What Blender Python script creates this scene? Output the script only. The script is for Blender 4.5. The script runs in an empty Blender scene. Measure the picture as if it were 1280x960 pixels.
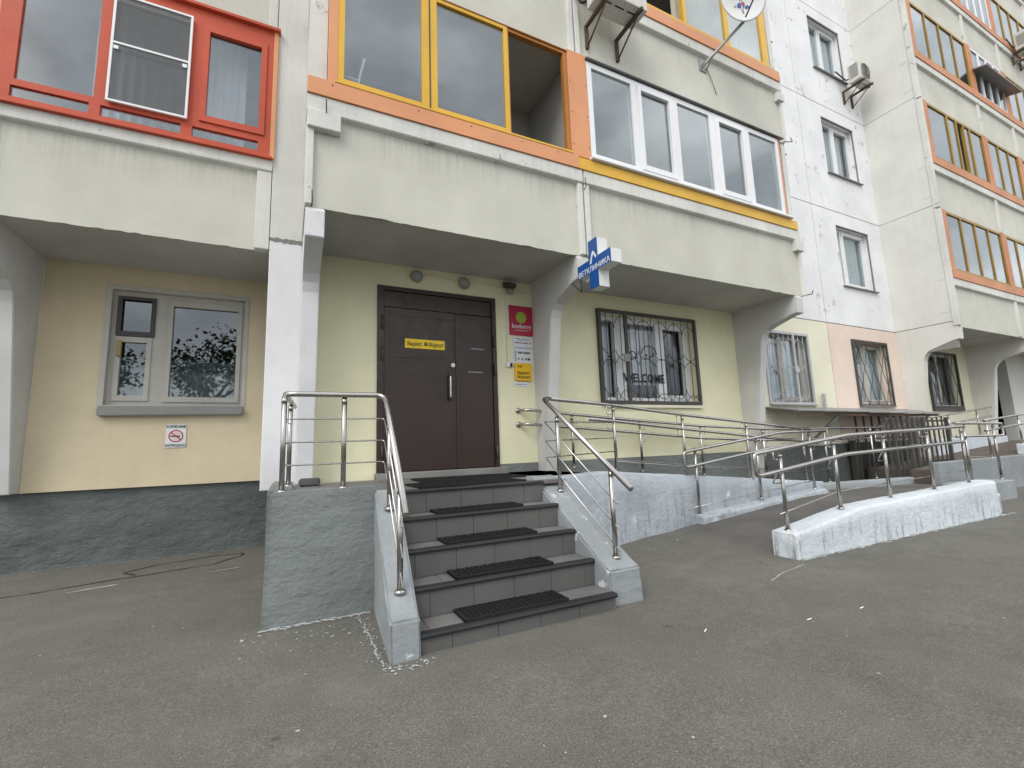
import bpy, bmesh, math, random
from mathutils import Vector, Matrix
R = math.radians
random.seed(7)
S = bpy.context.scene
COL = S.collection

# ------------------------------------------------------------------ camera
yaw, pitch, roll = R(26.197), R(7.8675), R(-1.962)
fw = Vector((math.sin(yaw)*math.cos(pitch), math.cos(yaw)*math.cos(pitch), math.sin(pitch)))
r0 = Vector((math.cos(yaw), -math.sin(yaw), 0)); u0 = r0.cross(fw)
rt = r0*math.cos(roll) + u0*math.sin(roll); up = -r0*math.sin(roll) + u0*math.cos(roll)
cd = bpy.data.cameras.new('camera'); cam = bpy.data.objects.new('camera', cd); COL.objects.link(cam)
m = Matrix.Identity(4)
for i in range(3):
    m[i][0], m[i][1], m[i][2] = rt[i], up[i], -fw[i]
m[2][3] = 1.15
cam.matrix_world = m
cd.sensor_width = 36; cd.lens = 569.69/1280*36; cd.clip_start = .05; cd.clip_end = 2000
S.camera = cam
S.render.resolution_x, S.render.resolution_y = 1024, 768

# ------------------------------------------------------------------ sky, sun, exposure
SUN_EL, SUN_AZ = R(48), R(234)        # azimuth clockwise from +Y
w = bpy.data.worlds.new('World'); S.world = w; w.use_nodes = True
nt = w.node_tree; nt.nodes.clear()
N = nt.nodes.new; L = nt.links.new
out = N('ShaderNodeOutputWorld'); bg = N('ShaderNodeBackground'); bg.inputs[1].default_value = .115
sky = N('ShaderNodeTexSky'); sky.sky_type = 'NISHITA'; sky.sun_disc = False
sky.sun_elevation = SUN_EL; sky.sun_rotation = SUN_AZ; sky.dust_density = 2.0
tc = N('ShaderNodeTexCoord')
nz = N('ShaderNodeTexNoise'); nz.inputs['Scale'].default_value = 2.1; nz.inputs['Detail'].default_value = 6; nz.inputs['Roughness'].default_value = .55
mp = N('ShaderNodeMapping'); mp.inputs['Scale'].default_value = (1, 1, 1.9); mp.inputs['Location'].default_value = (3.1, 1.7, .4)
L(tc.outputs['Generated'], mp.inputs[0]); L(mp.outputs[0], nz.inputs['Vector'])
cr = N('ShaderNodeValToRGB')
e = cr.color_ramp.elements
e[0].position = .33; e[0].color = (3.6, 3.85, 4.3, 1)
e[1].position = .68; e[1].color = (13.0, 13.1, 13.2, 1)
k = cr.color_ramp.elements.new(.5); k.color = (7.0, 7.15, 7.4, 1)
L(nz.outputs[0], cr.inputs[0])
mx = N('ShaderNodeMix'); mx.data_type = 'RGBA'; mx.inputs[0].default_value = .93
L(sky.outputs[0], mx.inputs[6]); L(cr.outputs[0], mx.inputs[7])
L(mx.outputs[2], bg.inputs[0]); L(bg.outputs[0], out.inputs[0])
sd = bpy.data.lights.new('sun', 'SUN'); sd.energy = 1.1; sd.angle = R(30); sd.color = (1, .965, .91)
so = bpy.data.objects.new('sun', sd); COL.objects.link(so)
sv = Vector((math.sin(SUN_AZ)*math.cos(SUN_EL), math.cos(SUN_AZ)*math.cos(SUN_EL), math.sin(SUN_EL)))
so.rotation_euler = sv.to_track_quat('Z', 'Y').to_euler(); so.location = (0, 0, 30)
vs = S.view_settings
vs.view_transform = 'Standard'; vs.look = 'None'; vs.exposure = 0.76; vs.gamma = 1; vs.use_curve_mapping = False

# ------------------------------------------------------------------ materials
MATS = {}
def mat(name, col, rough=.8, var=.10, streak=0, streak_col=(.5, .5, .5), bump=.15, bscale=55, metal=0, spec=.35,
        spots=0, spot_col=(.3, .3, .3), spot_scale=5, drip=None, drip_amt=.4, vscale=1.3, bump2=0, b2scale=6, rvar=.0, aniso=(1, 1, 1), wear=None):
    ma = bpy.data.materials.new(name); ma.use_nodes = True
    t = ma.node_tree; n = t.nodes.new; l = t.links.new
    b = t.nodes['Principled BSDF']
    b.inputs['Metallic'].default_value = metal; b.inputs['Specular IOR Level'].default_value = spec
    geo = n('ShaderNodeNewGeometry'); P = geo.outputs['Position']
    def mapped(sc, loc=(0, 0, 0)):
        q = n('ShaderNodeMapping'); q.inputs['Scale'].default_value = sc; q.inputs['Location'].default_value = loc
        l(P, q.inputs[0]); return q.outputs[0]
    def noise(vec, sc, det=5, ro=.55):
        q = n('ShaderNodeTexNoise'); q.inputs['Scale'].default_value = sc; q.inputs['Detail'].default_value = det
        q.inputs['Roughness'].default_value = ro; l(vec, q.inputs['Vector']); return q.outputs[0]
    def ramp(v, a, b_, lo=0., hi=1.):
        q = n('ShaderNodeMapRange'); q.inputs[1].default_value = a; q.inputs[2].default_value = b_
        q.inputs[3].default_value = lo; q.inputs[4].default_value = hi; l(v, q.inputs[0]); return q.outputs[0]
    def math_(op, a, c):
        q = n('ShaderNodeMath'); q.operation = op
        for i, v in enumerate((a, c)):
            if isinstance(v, (int, float)): q.inputs[i].default_value = v
            else: l(v, q.inputs[i])
        return q.outputs[0]
    def mix(f, a, c, mode='MIX'):
        q = n('ShaderNodeMix'); q.data_type = 'RGBA'; q.blend_type = mode
        for i, v in ((0, f), (6, a), (7, c)):
            if isinstance(v, (int, float)): q.inputs[i].default_value = v
            elif isinstance(v, tuple): q.inputs[i].default_value = (*v, 1)
            else: l(v, q.inputs[i])
        return q.outputs[2]
    c = tuple(col)
    big = noise(mapped(aniso), vscale, 7, .6)
    c1 = tuple(max(0, x*(1-var*1.6)) for x in c); c2 = tuple(min(.95, x*(1+var)) for x in c)
    cc = mix(ramp(big, .3, .7), c1, c2)
    fine = noise(mapped((1, 1, 1)), bscale*1.7, 3)
    cc = mix(1.0, cc, mix(ramp(fine, .3, .7), (1-var*.8,)*3, (1.0,)*3), 'MULTIPLY')
    if streak:
        s = noise(mapped((9, 9, .55)), 1.6, 5, .65)
        cc = mix(math_('MULTIPLY', ramp(s, .48, .72), streak), cc, tuple(streak_col))
    if spots:
        s = noise(mapped((1, 1, 1), (5, 2, 9)), spot_scale, 6, .65)
        cc = mix(ramp(s, .66-spots*.1, .69-spots*.1), cc, tuple(spot_col))
    if drip:
        z0, per, ln = drip
        sx = n('ShaderNodeSeparateXYZ'); l(P, sx.inputs[0])
        d = math_('SUBTRACT', z0, sx.outputs[2])
        q = math_('DIVIDE', d, per); q = math_('FRACT', q, 0); q = math_('MULTIPLY', q, per)
        fall = ramp(q, 0, ln, 1, 0)
        s1 = noise(mapped((13, 13, .35)), 1.5, 6, .75)
        s2 = noise(mapped((2.2, 2.2, .1), (4, 0, 0)), 1.0, 2)
        f = math_('MULTIPLY', math_('MULTIPLY', ramp(s1, .40, .64), ramp(s2, .34, .6, .25, 1)), fall)
        cc = mix(math_('MULTIPLY', f, drip_amt), cc, (.13, .125, .10))
    if wear:
        sx = n('ShaderNodeSeparateXYZ'); l(P, sx.inputs[0])
        s = noise(mapped((6, 6, .9)), 2.0, 7, .7); s3 = noise(mapped((1, 1, 1), (7, 1, 0)), 2.2, 4, .6)
        f = math_('MULTIPLY', ramp(s, .53, .62), ramp(math_('ADD', sx.outputs[2], math_('MULTIPLY', s3, .3)), wear[0], wear[1], .9, 0))
        cc = mix(f, cc, tuple(wear[2]))
    l(cc, b.inputs['Base Color'])
    if rvar:
        l(ramp(noise(mapped((1, 1, 1)), 8), .3, .7, max(0, rough-rvar), min(1, rough+rvar)), b.inputs['Roughness'])
    else: b.inputs['Roughness'].default_value = rough
    if bump:
        bp = n('ShaderNodeBump'); bp.inputs['Strength'].default_value = bump; bp.inputs['Distance'].default_value = .01
        l(noise(mapped((1, 1, 1)), bscale, 5, .6), bp.inputs['Height'])
        if bump2:
            b2 = n('ShaderNodeBump'); b2.inputs['Strength'].default_value = bump2; b2.inputs['Distance'].default_value = .05
            l(noise(mapped((1, 1, 1.8)), b2scale, 6, .6), b2.inputs['Height']); l(b2.outputs[0], bp.inputs['Normal'])
        l(bp.outputs[0], b.inputs['Normal'])
    MATS[name] = ma
    return ma

def glass(name, tint=(.85, .89, .90), refl=.12, gcol=(.93, .97, 1)):
    ma = bpy.data.materials.new(name); ma.use_nodes = True
    t = ma.node_tree; t.nodes.clear(); n = t.nodes.new; l = t.links.new
    o = n('ShaderNodeOutputMaterial'); mxs = n('ShaderNodeMixShader'); tr = n('ShaderNodeBsdfTransparent'); gl = n('ShaderNodeBsdfGlossy')
    tr.inputs[0].default_value = (*tint, 1); gl.inputs[0].default_value = (*gcol, 1); gl.inputs['Roughness'].default_value = .012
    lw = n('ShaderNodeLayerWeight'); lw.inputs[0].default_value = .5; pw = n('ShaderNodeMath'); pw.operation = 'POWER'; pw.inputs[1].default_value = 5
    mr = n('ShaderNodeMapRange'); mr.inputs[3].default_value = refl; mr.inputs[4].default_value = 1.0
    l(lw.outputs['Facing'], pw.inputs[0]); l(pw.outputs[0], mr.inputs[0]); l(mr.outputs[0], mxs.inputs[0])
    geo = n('ShaderNodeNewGeometry'); nz = n('ShaderNodeTexNoise'); nz.inputs['Scale'].default_value = 1.7; nz.inputs['Detail'].default_value = 2
    bp = n('ShaderNodeBump'); bp.inputs['Strength'].default_value = .03; bp.inputs['Distance'].default_value = .03
    l(geo.outputs['Position'], nz.inputs['Vector']); l(nz.outputs[0], bp.inputs['Height']); l(bp.outputs[0], gl.inputs['Normal'])
    l(tr.outputs[0], mxs.inputs[1]); l(gl.outputs[0], mxs.inputs[2]); l(mxs.outputs[0], o.inputs[0])
    return ma

PANEL = mat('parapet_render', (.575, .57, .50), .9, .07, bump=.25, bscale=90, drip=(4.42, 2.8, .42), drip_amt=.30)
PANELW = mat('parapet_frame_paint', (.68, .68, .64), .85, .10, streak=.25, streak_col=(.35, .34, .3), bump=.25, bscale=60, spots=.35, spot_col=(.36, .35, .31))
WHITE = mat('white_wall_render', (.79, .795, .805), .9, .06, streak=.10, streak_col=(.5, .49, .46), bump=.2, bscale=80, spots=.33, spot_col=(.50, .49, .47), spot_scale=3.2)
GREYW = mat('grey_beige_wall_render', (.66, .66, .615), .9, .06, streak=.12, streak_col=(.4, .39, .35), bump=.22, bscale=80)
PILLAR = mat('pillar_render', (.72, .725, .735), .9, .07, streak=.10, streak_col=(.46, .45, .42), bump=.35, bscale=70, bump2=.06, b2scale=9)
PILUP = mat('pillar_upper_render', (.64, .64, .61), .9, .07, streak=.2, streak_col=(.42, .41, .37), bump=.35, bscale=70)
CONSOLE = mat('console_render', (.60, .595, .575), .9, .08, streak=.15, streak_col=(.42, .41, .38), bump=.25, bscale=60)
YEL = mat('pale_yellow_wall_paint', (.80, .775, .54), .85, .05, streak=.08, streak_col=(.6, .53, .3), bump=.14, bscale=50)
YEL2 = mat('sand_yellow_wall_paint', (.66, .575, .40), .85, .07, streak=.10, streak_col=(.55, .45, .25), bump=.2, bscale=40)
YEL3 = mat('cream_wall_paint', (.79, .765, .60), .85, .06, bump=.2, bscale=50)
PINK = mat('pink_wall_paint', (.77, .64, .55), .85, .05, bump=.15, bscale=50)
SOFF = mat('soffit_concrete', (.52, .515, .48), .9, .09, streak=.0, bump=.25, bscale=40)
MORT = mat('joint_mortar', (.24, .23, .21), .95, .15, bump=.3)
ORANGE = mat('orange_cladding', (.68, .31, .15), .5, .06, bump=.03, rvar=.1)
ORDK = mat('orange_brown_frame', (.42, .17, .035), .5, .08, bump=.03)
FARY = mat('ochre_frame_paint', (.36, .22, .045), .5, .12, bump=.03)
FARO = mat('faded_orange_cladding', (.58, .24, .105), .55, .12, bump=.03)
YELF = mat('yellow_frame_paint', (.72, .42, .045), .42, .08, bump=.03, rvar=.08)
REDF = mat('red_frame_paint', (.50, .075, .032), .5, .10, bump=.04, rvar=.1)
PVC = mat('white_plastic_frame', (.78, .79, .80), .35, .03, bump=0)
OLDW = mat('old_white_timber_frame', (.52, .51, .46), .6, .12, streak=.3, streak_col=(.38, .36, .3), bump=.2)
DOORM = mat('brown_door_paint', (.034, .0185, .0135), .38, .12, bump=.06, bscale=120, spec=.45, rvar=.08, vscale=2.5)
DARKM = mat('dark_steel_paint', (.075, .072, .064), .55, .15, bump=.05)
GRILW = mat('light_grille_paint', (.50, .51, .52), .5, .1, bump=.05)
BLACK = mat('black_rubber_and_dark', (.012, .012, .013), .75, .2, bump=.2, bscale=200)
NOSE = mat('nosing_rubber', (.028, .028, .031), .6, .2, bump=.1, bscale=90)
STEEL = mat('brushed_stainless', (.46, .44, .415), .27, .08, bump=.02, metal=1, rvar=.06, bscale=30)
ZINC = mat('galvanised_sheet', (.36, .36, .355), .5, .12, metal=.6, bump=.05, rvar=.1)
GREYP = mat('grey_block_render', (.20, .222, .213), .75, .13, bump=.5, bscale=30, bump2=.5, b2scale=5, spec=.3)
GREYB = mat('blue_grey_wall_paint', (.285, .31, .32), .75, .14, streak=.35, streak_col=(.22, .23, .23), bump=.35, bscale=25, bump2=.2, b2scale=8, spots=.2, spot_col=(.48, .51, .53), spot_scale=5)
GREYB2 = mat('patchy_blue_whitewash', (.43, .475, .515), .85, .14, wear=(.3, .75, (.24, .235, .215)), streak=.35, streak_col=(.30, .31, .30), bump=.45, bscale=22, bump2=.35, b2scale=6, spots=.45, spot_col=(.55, .585, .62), spot_scale=3)
WASH = mat('whitewashed_concrete', (.60, .655, .695), .85, .09, wear=(.24, .46, (.24, .235, .21)), streak=.16, streak_col=(.42, .43, .41), bump=.5, bscale=22, bump2=.35, b2scale=7, spots=.5, spot_col=(.68, .70, .72), spot_scale=3)
PLINTH = mat('plinth_render', (.125, .142, .138), .75, .20, streak=.15, streak_col=(.17, .185, .185), bump=.6, bscale=24, bump2=.7, b2scale=5.5, spec=.4)
TILE = mat('grey_porcelain_tile', (.112, .112, .107), .5, .10, bump=.03, bscale=150, rvar=.08)
TILEL = mat('grey_porcelain_tile_worn', (.165, .162, .157), .6, .14, bump=.04, bscale=150, rvar=.08)
GROUT = mat('tile_grout', (.20, .195, .185), .9, .2)
CONC = mat('platform_screed', (.23, .225, .21), .85, .15, bump=.3, bscale=40)
RAMPM = mat('ramp_asphalt', (.125, .12, .112), .9, .18, bump=.4, bscale=120)
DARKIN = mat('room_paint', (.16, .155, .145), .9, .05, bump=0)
INW = mat('balcony_inner_plaster', (.40, .39, .36), .9, .06, bump=.1)
CURT = mat('white_curtain_cloth', (.70, .72, .73), .9, .12, streak=.4, streak_col=(.45, .47, .5), bump=.05)
BEIGC = mat('beige_curtain_cloth', (.52, .47, .37), .9, .1, streak=.4, streak_col=(.4, .36, .28), bump=.05)
LACE = mat('lace_cloth', (.42, .43, .46), .9, .25, bump=.1, bscale=150)
SIGNR = mat('crimson_sign_face', (.44, .028, .072), .35, .04, bump=0)
SIGNG = mat('lime_print', (.33, .46, .055), .4, .03, bump=0)
SIGNY = mat('yellow_sign_face', (.86, .50, .02), .3, .03, bump=0)
STICK = mat('yellow_sticker', (.86, .60, .02), .4, .03, bump=0)
SIGNB = mat('blue_sign_face', (.012, .085, .32), .3, .05, bump=0)
PAPER = mat('white_sheet_print', (.74, .76, .78), .5, .03, bump=0)
INK = mat('black_ink', (.015, .015, .018), .5, 0, bump=0)
INKB = mat('blue_ink', (.05, .13, .42), .5, 0, bump=0)
INKR = mat('red_ink', (.42, .05, .05), .5, 0, bump=0)
INKP = mat('pale_pink_print', (.72, .58, .56), .5, 0, bump=0)
ACW = mat('air_conditioner_paint', (.62, .61, .57), .5, .08, streak=.4, streak_col=(.35, .32, .26), bump=.03)
RUST = mat('rusty_steel', (.11, .075, .05), .8, .3, bump=.2)
LAMPG = mat('lamp_grey_plastic', (.34, .34, .33), .5, .05, bump=.05)
DISHM = mat('dish_white_paint', (.70, .71, .70), .4, .05, bump=0)
SILV = mat('grey_sill_metal', (.26, .26, .25), .5, .1, bump=.04, metal=.3)
GLASS = glass('window_glass'); GLASSD = glass('dark_window_glass', (.68, .72, .73), .10); GLASSL = glass('light_window_glass', (.92, .94, .95), .05)
LEAF = mat('leaf_green', (.055, .085, .03), .7, .35, bump=0, vscale=2.5); BARK = mat('tree_bark', (.10, .08, .06), .9, .2)
FLECK = mat('whitewash_drips', (.42, .425, .42), .9, .15)
TAR = mat('tar_seam', (.035, .033, .032), .7, .2, bump=.2)
MESH_M = bpy.data.materials.new('insect_mesh'); MESH_M.use_nodes = True
_b = MESH_M.node_tree.nodes['Principled BSDF']; _b.inputs['Base Color'].default_value = (.16, .165, .17, 1); _b.inputs['Roughness'].default_value = .9; _b.inputs['Alpha'].default_value = .45

# asphalt with its own nodes
def asphalt():
    ma = bpy.data.materials.new('asphalt'); ma.use_nodes = True
    t = ma.node_tree; n = t.nodes.new; l = t.links.new; b = t.nodes['Principled BSDF']
    P = n('ShaderNodeNewGeometry').outputs['Position']
    def noise(sc, det=5, ro=.55, loc=(0, 0, 0), scale=(1, 1, 1)):
        mpn = n('ShaderNodeMapping'); mpn.inputs['Location'].default_value = loc; mpn.inputs['Scale'].default_value = scale; l(P, mpn.inputs[0])
        q = n('ShaderNodeTexNoise'); q.inputs['Scale'].default_value = sc; q.inputs['Detail'].default_value = det; q.inputs['Roughness'].default_value = ro
        l(mpn.outputs[0], q.inputs['Vector']); return q.outputs[0]
    def ramp(v, stops):
        q = n('ShaderNodeValToRGB'); l(v, q.inputs[0]); el = q.color_ramp.elements
        el[0].position, el[0].color = stops[0][0], (*stops[0][1], 1); el[1].position, el[1].color = stops[-1][0], (*stops[-1][1], 1)
        for p, c in stops[1:-1]:
            k = el.new(p); k.color = (*c, 1)
        return q.outputs[0]
    def mix(f, a, c, mode='MIX'):
        q = n('ShaderNodeMix'); q.data_type = 'RGBA'; q.blend_type = mode
        for i, v in ((0, f), (6, a), (7, c)):
            if isinstance(v, float): q.inputs[i].default_value = v
            elif isinstance(v, tuple): q.inputs[i].default_value = (*v, 1)
            else: l(v, q.inputs[i])
        return q.outputs[2]
    base = ramp(noise(.55, 7, .6), [(.3, (.112, .108, .092)), (.52, (.131, .127, .109)), (.7, (.152, .148, .128))])
    base = mix(1., base, ramp(noise(3.3, 6, .7, (3, 1, 0)), [(.3, (.84,)*3), (.6, (1.,)*3), (.75, (1.10,)*3)]), 'MULTIPLY')
    base = mix(1., base, ramp(noise(110, 4, .7), [(.3, (.55,)*3), (.5, (1.,)*3), (.72, (1.6,)*3)]), 'MULTIPLY')
    vo = n('ShaderNodeTexVoronoi'); vo.inputs['Scale'].default_value = 75; l(P, vo.inputs['Vector'])
    base = mix(ramp(vo.outputs['Distance'], [(.0, (.9,)*3), (.16, (.7,)*3), (.24, (0,)*3)]), base, mix(ramp(noise(25, 2), [(.52, (0,)*3), (.6, (1,)*3)]), base, (.34, .33, .30)))
    # dark oil spots, dusty pale patches
    base = mix(ramp(noise(4.2, 4, .6, (9, 4, 2)), [(.69, (0,)*3), (.74, (.65,)*3)]), base, (.062, .057, .052))
    base = mix(ramp(noise(.9, 6, .75, (2, 8, 2), (1, 1.8, 1)), [(.56, (0,)*3), (.75, (.45,)*3)]), base, (.21, .20, .175))
    l(base, b.inputs['Base Color']); b.inputs['Roughness'].default_value = .88; b.inputs['Specular IOR Level'].default_value = .3
    bp = n('ShaderNodeBump'); bp.inputs['Strength'].default_value = .55; bp.inputs['Distance'].default_value = .006
    l(noise(150, 4, .65), bp.inputs['Height']); l(bp.outputs[0], b.inputs['Normal'])
    return ma
ASPH = asphalt()

# ------------------------------------------------------------------ mesh helpers
def box(bm, x0, x1, y0, y1, z0, z1, bev=0):
    if x1 < x0: x0, x1 = x1, x0
    v = [bm.verts.new(p) for p in ((x0, y0, z0), (x1, y0, z0), (x1, y1, z0), (x0, y1, z0), (x0, y0, z1), (x1, y0, z1), (x1, y1, z1), (x0, y1, z1))]
    f = [bm.faces.new([v[i] for i in q]) for q in ((0, 3, 2, 1), (4, 5, 6, 7), (0, 1, 5, 4), (1, 2, 6, 5), (2, 3, 7, 6), (3, 0, 4, 7))]
    if bev:
        es = list({ed for q in f for ed in q.edges})
        bmesh.ops.bevel(bm, geom=es, offset=bev, segments=2, affect='EDGES', profile=.5)
def prism(bm, pts, a, b, axis='x', bev=0):
    """pts in the two other axes (x: (y,z); y: (x,z); z: (x,y))"""
    def P(p, t):
        return {'x': (t, p[0], p[1]), 'y': (p[0], t, p[1]), 'z': (p[0], p[1], t)}[axis]
    A = [bm.verts.new(P(p, a)) for p in pts]; B = [bm.verts.new(P(p, b)) for p in pts]
    fs = [bm.faces.new(A), bm.faces.new(B[::-1])]
    k = len(pts)
    for i in range(k):
        fs.append(bm.faces.new((A[i], B[i], B[(i+1) % k], A[(i+1) % k])))
    bmesh.ops.recalc_face_normals(bm, faces=fs)
    if bev:
        es = list({ed for q in fs for ed in q.edges if ed.calc_face_angle(0) > .5})
        bmesh.ops.bevel(bm, geom=es, offset=bev, segments=2, affect='EDGES')
def rounded(pts, rad, seg=5):
    pts = [Vector(p) for p in pts]; o = [pts[0]]
    for i in range(1, len(pts)-1):
        a, b, c = pts[i-1], pts[i], pts[i+1]
        d1 = (a-b); d2 = (c-b); rr = min(rad, d1.length*.48, d2.length*.48)
        p, q = b+d1.normalized()*rr, b+d2.normalized()*rr
        for s in range(seg+1):
            t = s/seg; o.append(p*(1-t)**2 + b*2*t*(1-t) + q*t*t)
    o.append(pts[-1]); return o
def tube(bm, pts, r, n=10, bend=0):
    pts = rounded(pts, bend) if bend else [Vector(p) for p in pts]
    rings = []; ref = None
    for i, p in enumerate(pts):
        d = (pts[min(i+1, len(pts)-1)] - pts[max(i-1, 0)]).normalized()
        if ref is None: ref = d.orthogonal().normalized()
        a = (ref - d*ref.dot(d)).normalized(); b = d.cross(a); ref = a
        rings.append([bm.verts.new(p + (a*math.cos(6.2832*k/n) + b*math.sin(6.2832*k/n))*r) for k in range(n)])
    for A, B in zip(rings, rings[1:]):
        for k in range(n):
            f = bm.faces.new((A[k], A[(k+1) % n], B[(k+1) % n], B[k])); f.smooth = True
    bm.faces.new(rings[0][::-1]); bm.faces.new(rings[-1])
def disc(bm, c, r, h, axis, n=20, smooth=True):
    c = Vector(c); ax = Vector(axis).normalized(); tube(bm, [c, c+ax*h], r, n)
def lathe(bm, c, prof, axis, n=24):
    c = Vector(c); d = Vector(axis).normalized(); a = d.orthogonal().normalized(); b = d.cross(a)
    rings = [[bm.verts.new(c + d*h + (a*math.cos(6.2832*k/n)+b*math.sin(6.2832*k/n))*max(r, .0005)) for k in range(n)] for r, h in prof]
    for A, B in zip(rings, rings[1:]):
        for k in range(n):
            f = bm.faces.new((A[k], A[(k+1) % n], B[(k+1) % n], B[k])); f.smooth = True
    bm.faces.new(rings[0][::-1]); bm.faces.new(rings[-1])
def grid_holes(bm, x0, x1, z0, z1, y0, y1, holes, plane='y'):
    xs = sorted({x0, x1, *[h[0] for h in holes], *[h[1] for h in holes]}); zs = sorted({z0, z1, *[h[2] for h in holes], *[h[3] for h in holes]})
    xs = [x for x in xs if x0-1e-6 <= x <= x1+1e-6]; zs = [z for z in zs if z0-1e-6 <= z <= z1+1e-6]
    V = {}
    def v(i, j, s):
        if (i, j, s) not in V: V[(i, j, s)] = bm.verts.new((xs[i], (y0, y1)[s], zs[j]))
        return V[(i, j, s)]
    def solid(i, j):
        if not (0 <= i < len(xs)-1 and 0 <= j < len(zs)-1): return False
        cx, cz = (xs[i]+xs[i+1])/2, (zs[j]+zs[j+1])/2
        return not any(h[0] < cx < h[1] and h[2] < cz < h[3] for h in holes)
    for i in range(len(xs)-1):
        for j in range(len(zs)-1):
            if not solid(i, j): continue
            bm.faces.new((v(i, j, 0), v(i+1, j, 0), v(i+1, j+1, 0), v(i, j+1, 0)))
            bm.faces.new((v(i, j, 1), v(i, j+1, 1), v(i+1, j+1, 1), v(i+1, j, 1)))
            if not solid(i-1, j): bm.faces.new((v(i, j, 0), v(i, j+1, 0), v(i, j+1, 1), v(i, j, 1)))
            if not solid(i+1, j): bm.faces.new((v(i+1, j, 0), v(i+1, j, 1), v(i+1, j+1, 1), v(i+1, j+1, 0)))
            if not solid(i, j-1): bm.faces.new((v(i, j, 0), v(i, j, 1), v(i+1, j, 1), v(i+1, j, 0)))
            if not solid(i, j+1): bm.faces.new((v(i, j+1, 0), v(i+1, j+1, 0), v(i+1, j+1, 1), v(i, j+1, 1)))
def B(): return bmesh.new()
def obj(name, bm, ma, parent=None):
    if isinstance(bm, bmesh.types.BMesh):
        me = bpy.data.meshes.new(name); bm.to_mesh(me); bm.free()
    else: me = bm
    if ma and not me.materials: me.materials.append(ma)
    o = bpy.data.objects.new(name, me); COL.objects.link(o)
    if parent: attach(o, parent)
    return o
def wloc(o):
    return o.location + (wloc(o.parent) if o.parent and False else Vector())
ORIG = {}
def attach(o, parent):
    o.parent = parent; o.matrix_parent_inverse = Matrix.Translation(-ORIG.get(parent.name, Vector()))
def thing(name, loc, label, cat, group=None):
    o = bpy.data.objects.new(name, None); COL.objects.link(o); o.location = loc; o.empty_display_size = .2
    ORIG[o.name] = Vector(loc); tag(o, label, cat, group); return o
def tag(o, label=None, cat=None, group=None, kind=None):
    if label: o['label'] = label
    if cat: o['category'] = cat
    if group: o['group'] = group
    if kind: o['kind'] = kind
    return o
def bxo(name, args, ma, parent=None, bev=0):
    bm = B(); box(bm, *args, bev); return obj(name, bm, ma, parent)
def tbo(name, pts, r, ma, parent=None, n=10, bend=0):
    bm = B(); tube(bm, pts, r, n, bend); return obj(name, bm, ma, parent)
FONTS = {}
def text(name, s, size, M, ma, parent, bold=0, align='LEFT', xs=1):
    cu = bpy.data.curves.new(name, 'FONT'); cu.body = s; cu.size = size; cu.align_x = align; cu.extrude = .0006; cu.offset = bold; cu.resolution_u = 3
    to = bpy.data.objects.new(name, cu); COL.objects.link(to)
    dg = bpy.context.evaluated_depsgraph_get(); dg.update()
    me = bpy.data.meshes.new_from_object(to.evaluated_get(dg)); bpy.data.objects.remove(to); bpy.data.curves.remove(cu)
    me.transform(M @ Matrix.Diagonal((xs, 1, 1, 1))); me.materials.clear()
    return obj(name, me, ma, parent)
def TF(x, y, z): # text standing on a wall that faces -y
    return Matrix.Translation((x, y, z)) @ Matrix.Rotation(R(90), 4, 'X')
def curtain(bm, x0, x1, y, z0, z1, amp=.03, wl=.13, n=None):
    n = n or max(8, int((x1-x0)/wl*8)); pr = None
    for i in range(n+1):
        x = x0+(x1-x0)*i/n; yy = y+amp*math.sin(6.283*x/wl+math.sin(x*7)*1.3)+amp*.5*math.sin(x*11)
        c = (bm.verts.new((x, yy, z0)), bm.verts.new((x, yy*.6+y*.4, z1)))
        if pr: f = bm.faces.new((pr[0], c[0], c[1], pr[1])); f.smooth = True
        pr = c
# ------------------------------------------------------------------ ground
bm = B()
nx, ny = 60, 60
xs = [-250, -120, -60, -30, -15] + [-10+.5*i for i in range(61)] + [25, 32, 45, 70, 130, 250]
ys = [-250, -120, -60, -30, -15, -8, -4, -2] + [-1.5+.35*i for i in range(26)] + [9, 20, 60, 250]
def gz(x, y):
    return .012*math.sin(x*.9+1)*math.sin(y*1.1) if -6 < x < 12 and -1 < y < 6 else 0
V = [[bm.verts.new((x, y, gz(x, y)-.012)) for x in xs] for y in ys]
for j in range(len(ys)-1):
    for i in range(len(xs)-1):
        f = bm.faces.new((V[j][i], V[j][i+1], V[j+1][i+1], V[j+1][i])); f.smooth = True
g = obj('ground', bm, ASPH); tag(g, kind='structure')

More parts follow.
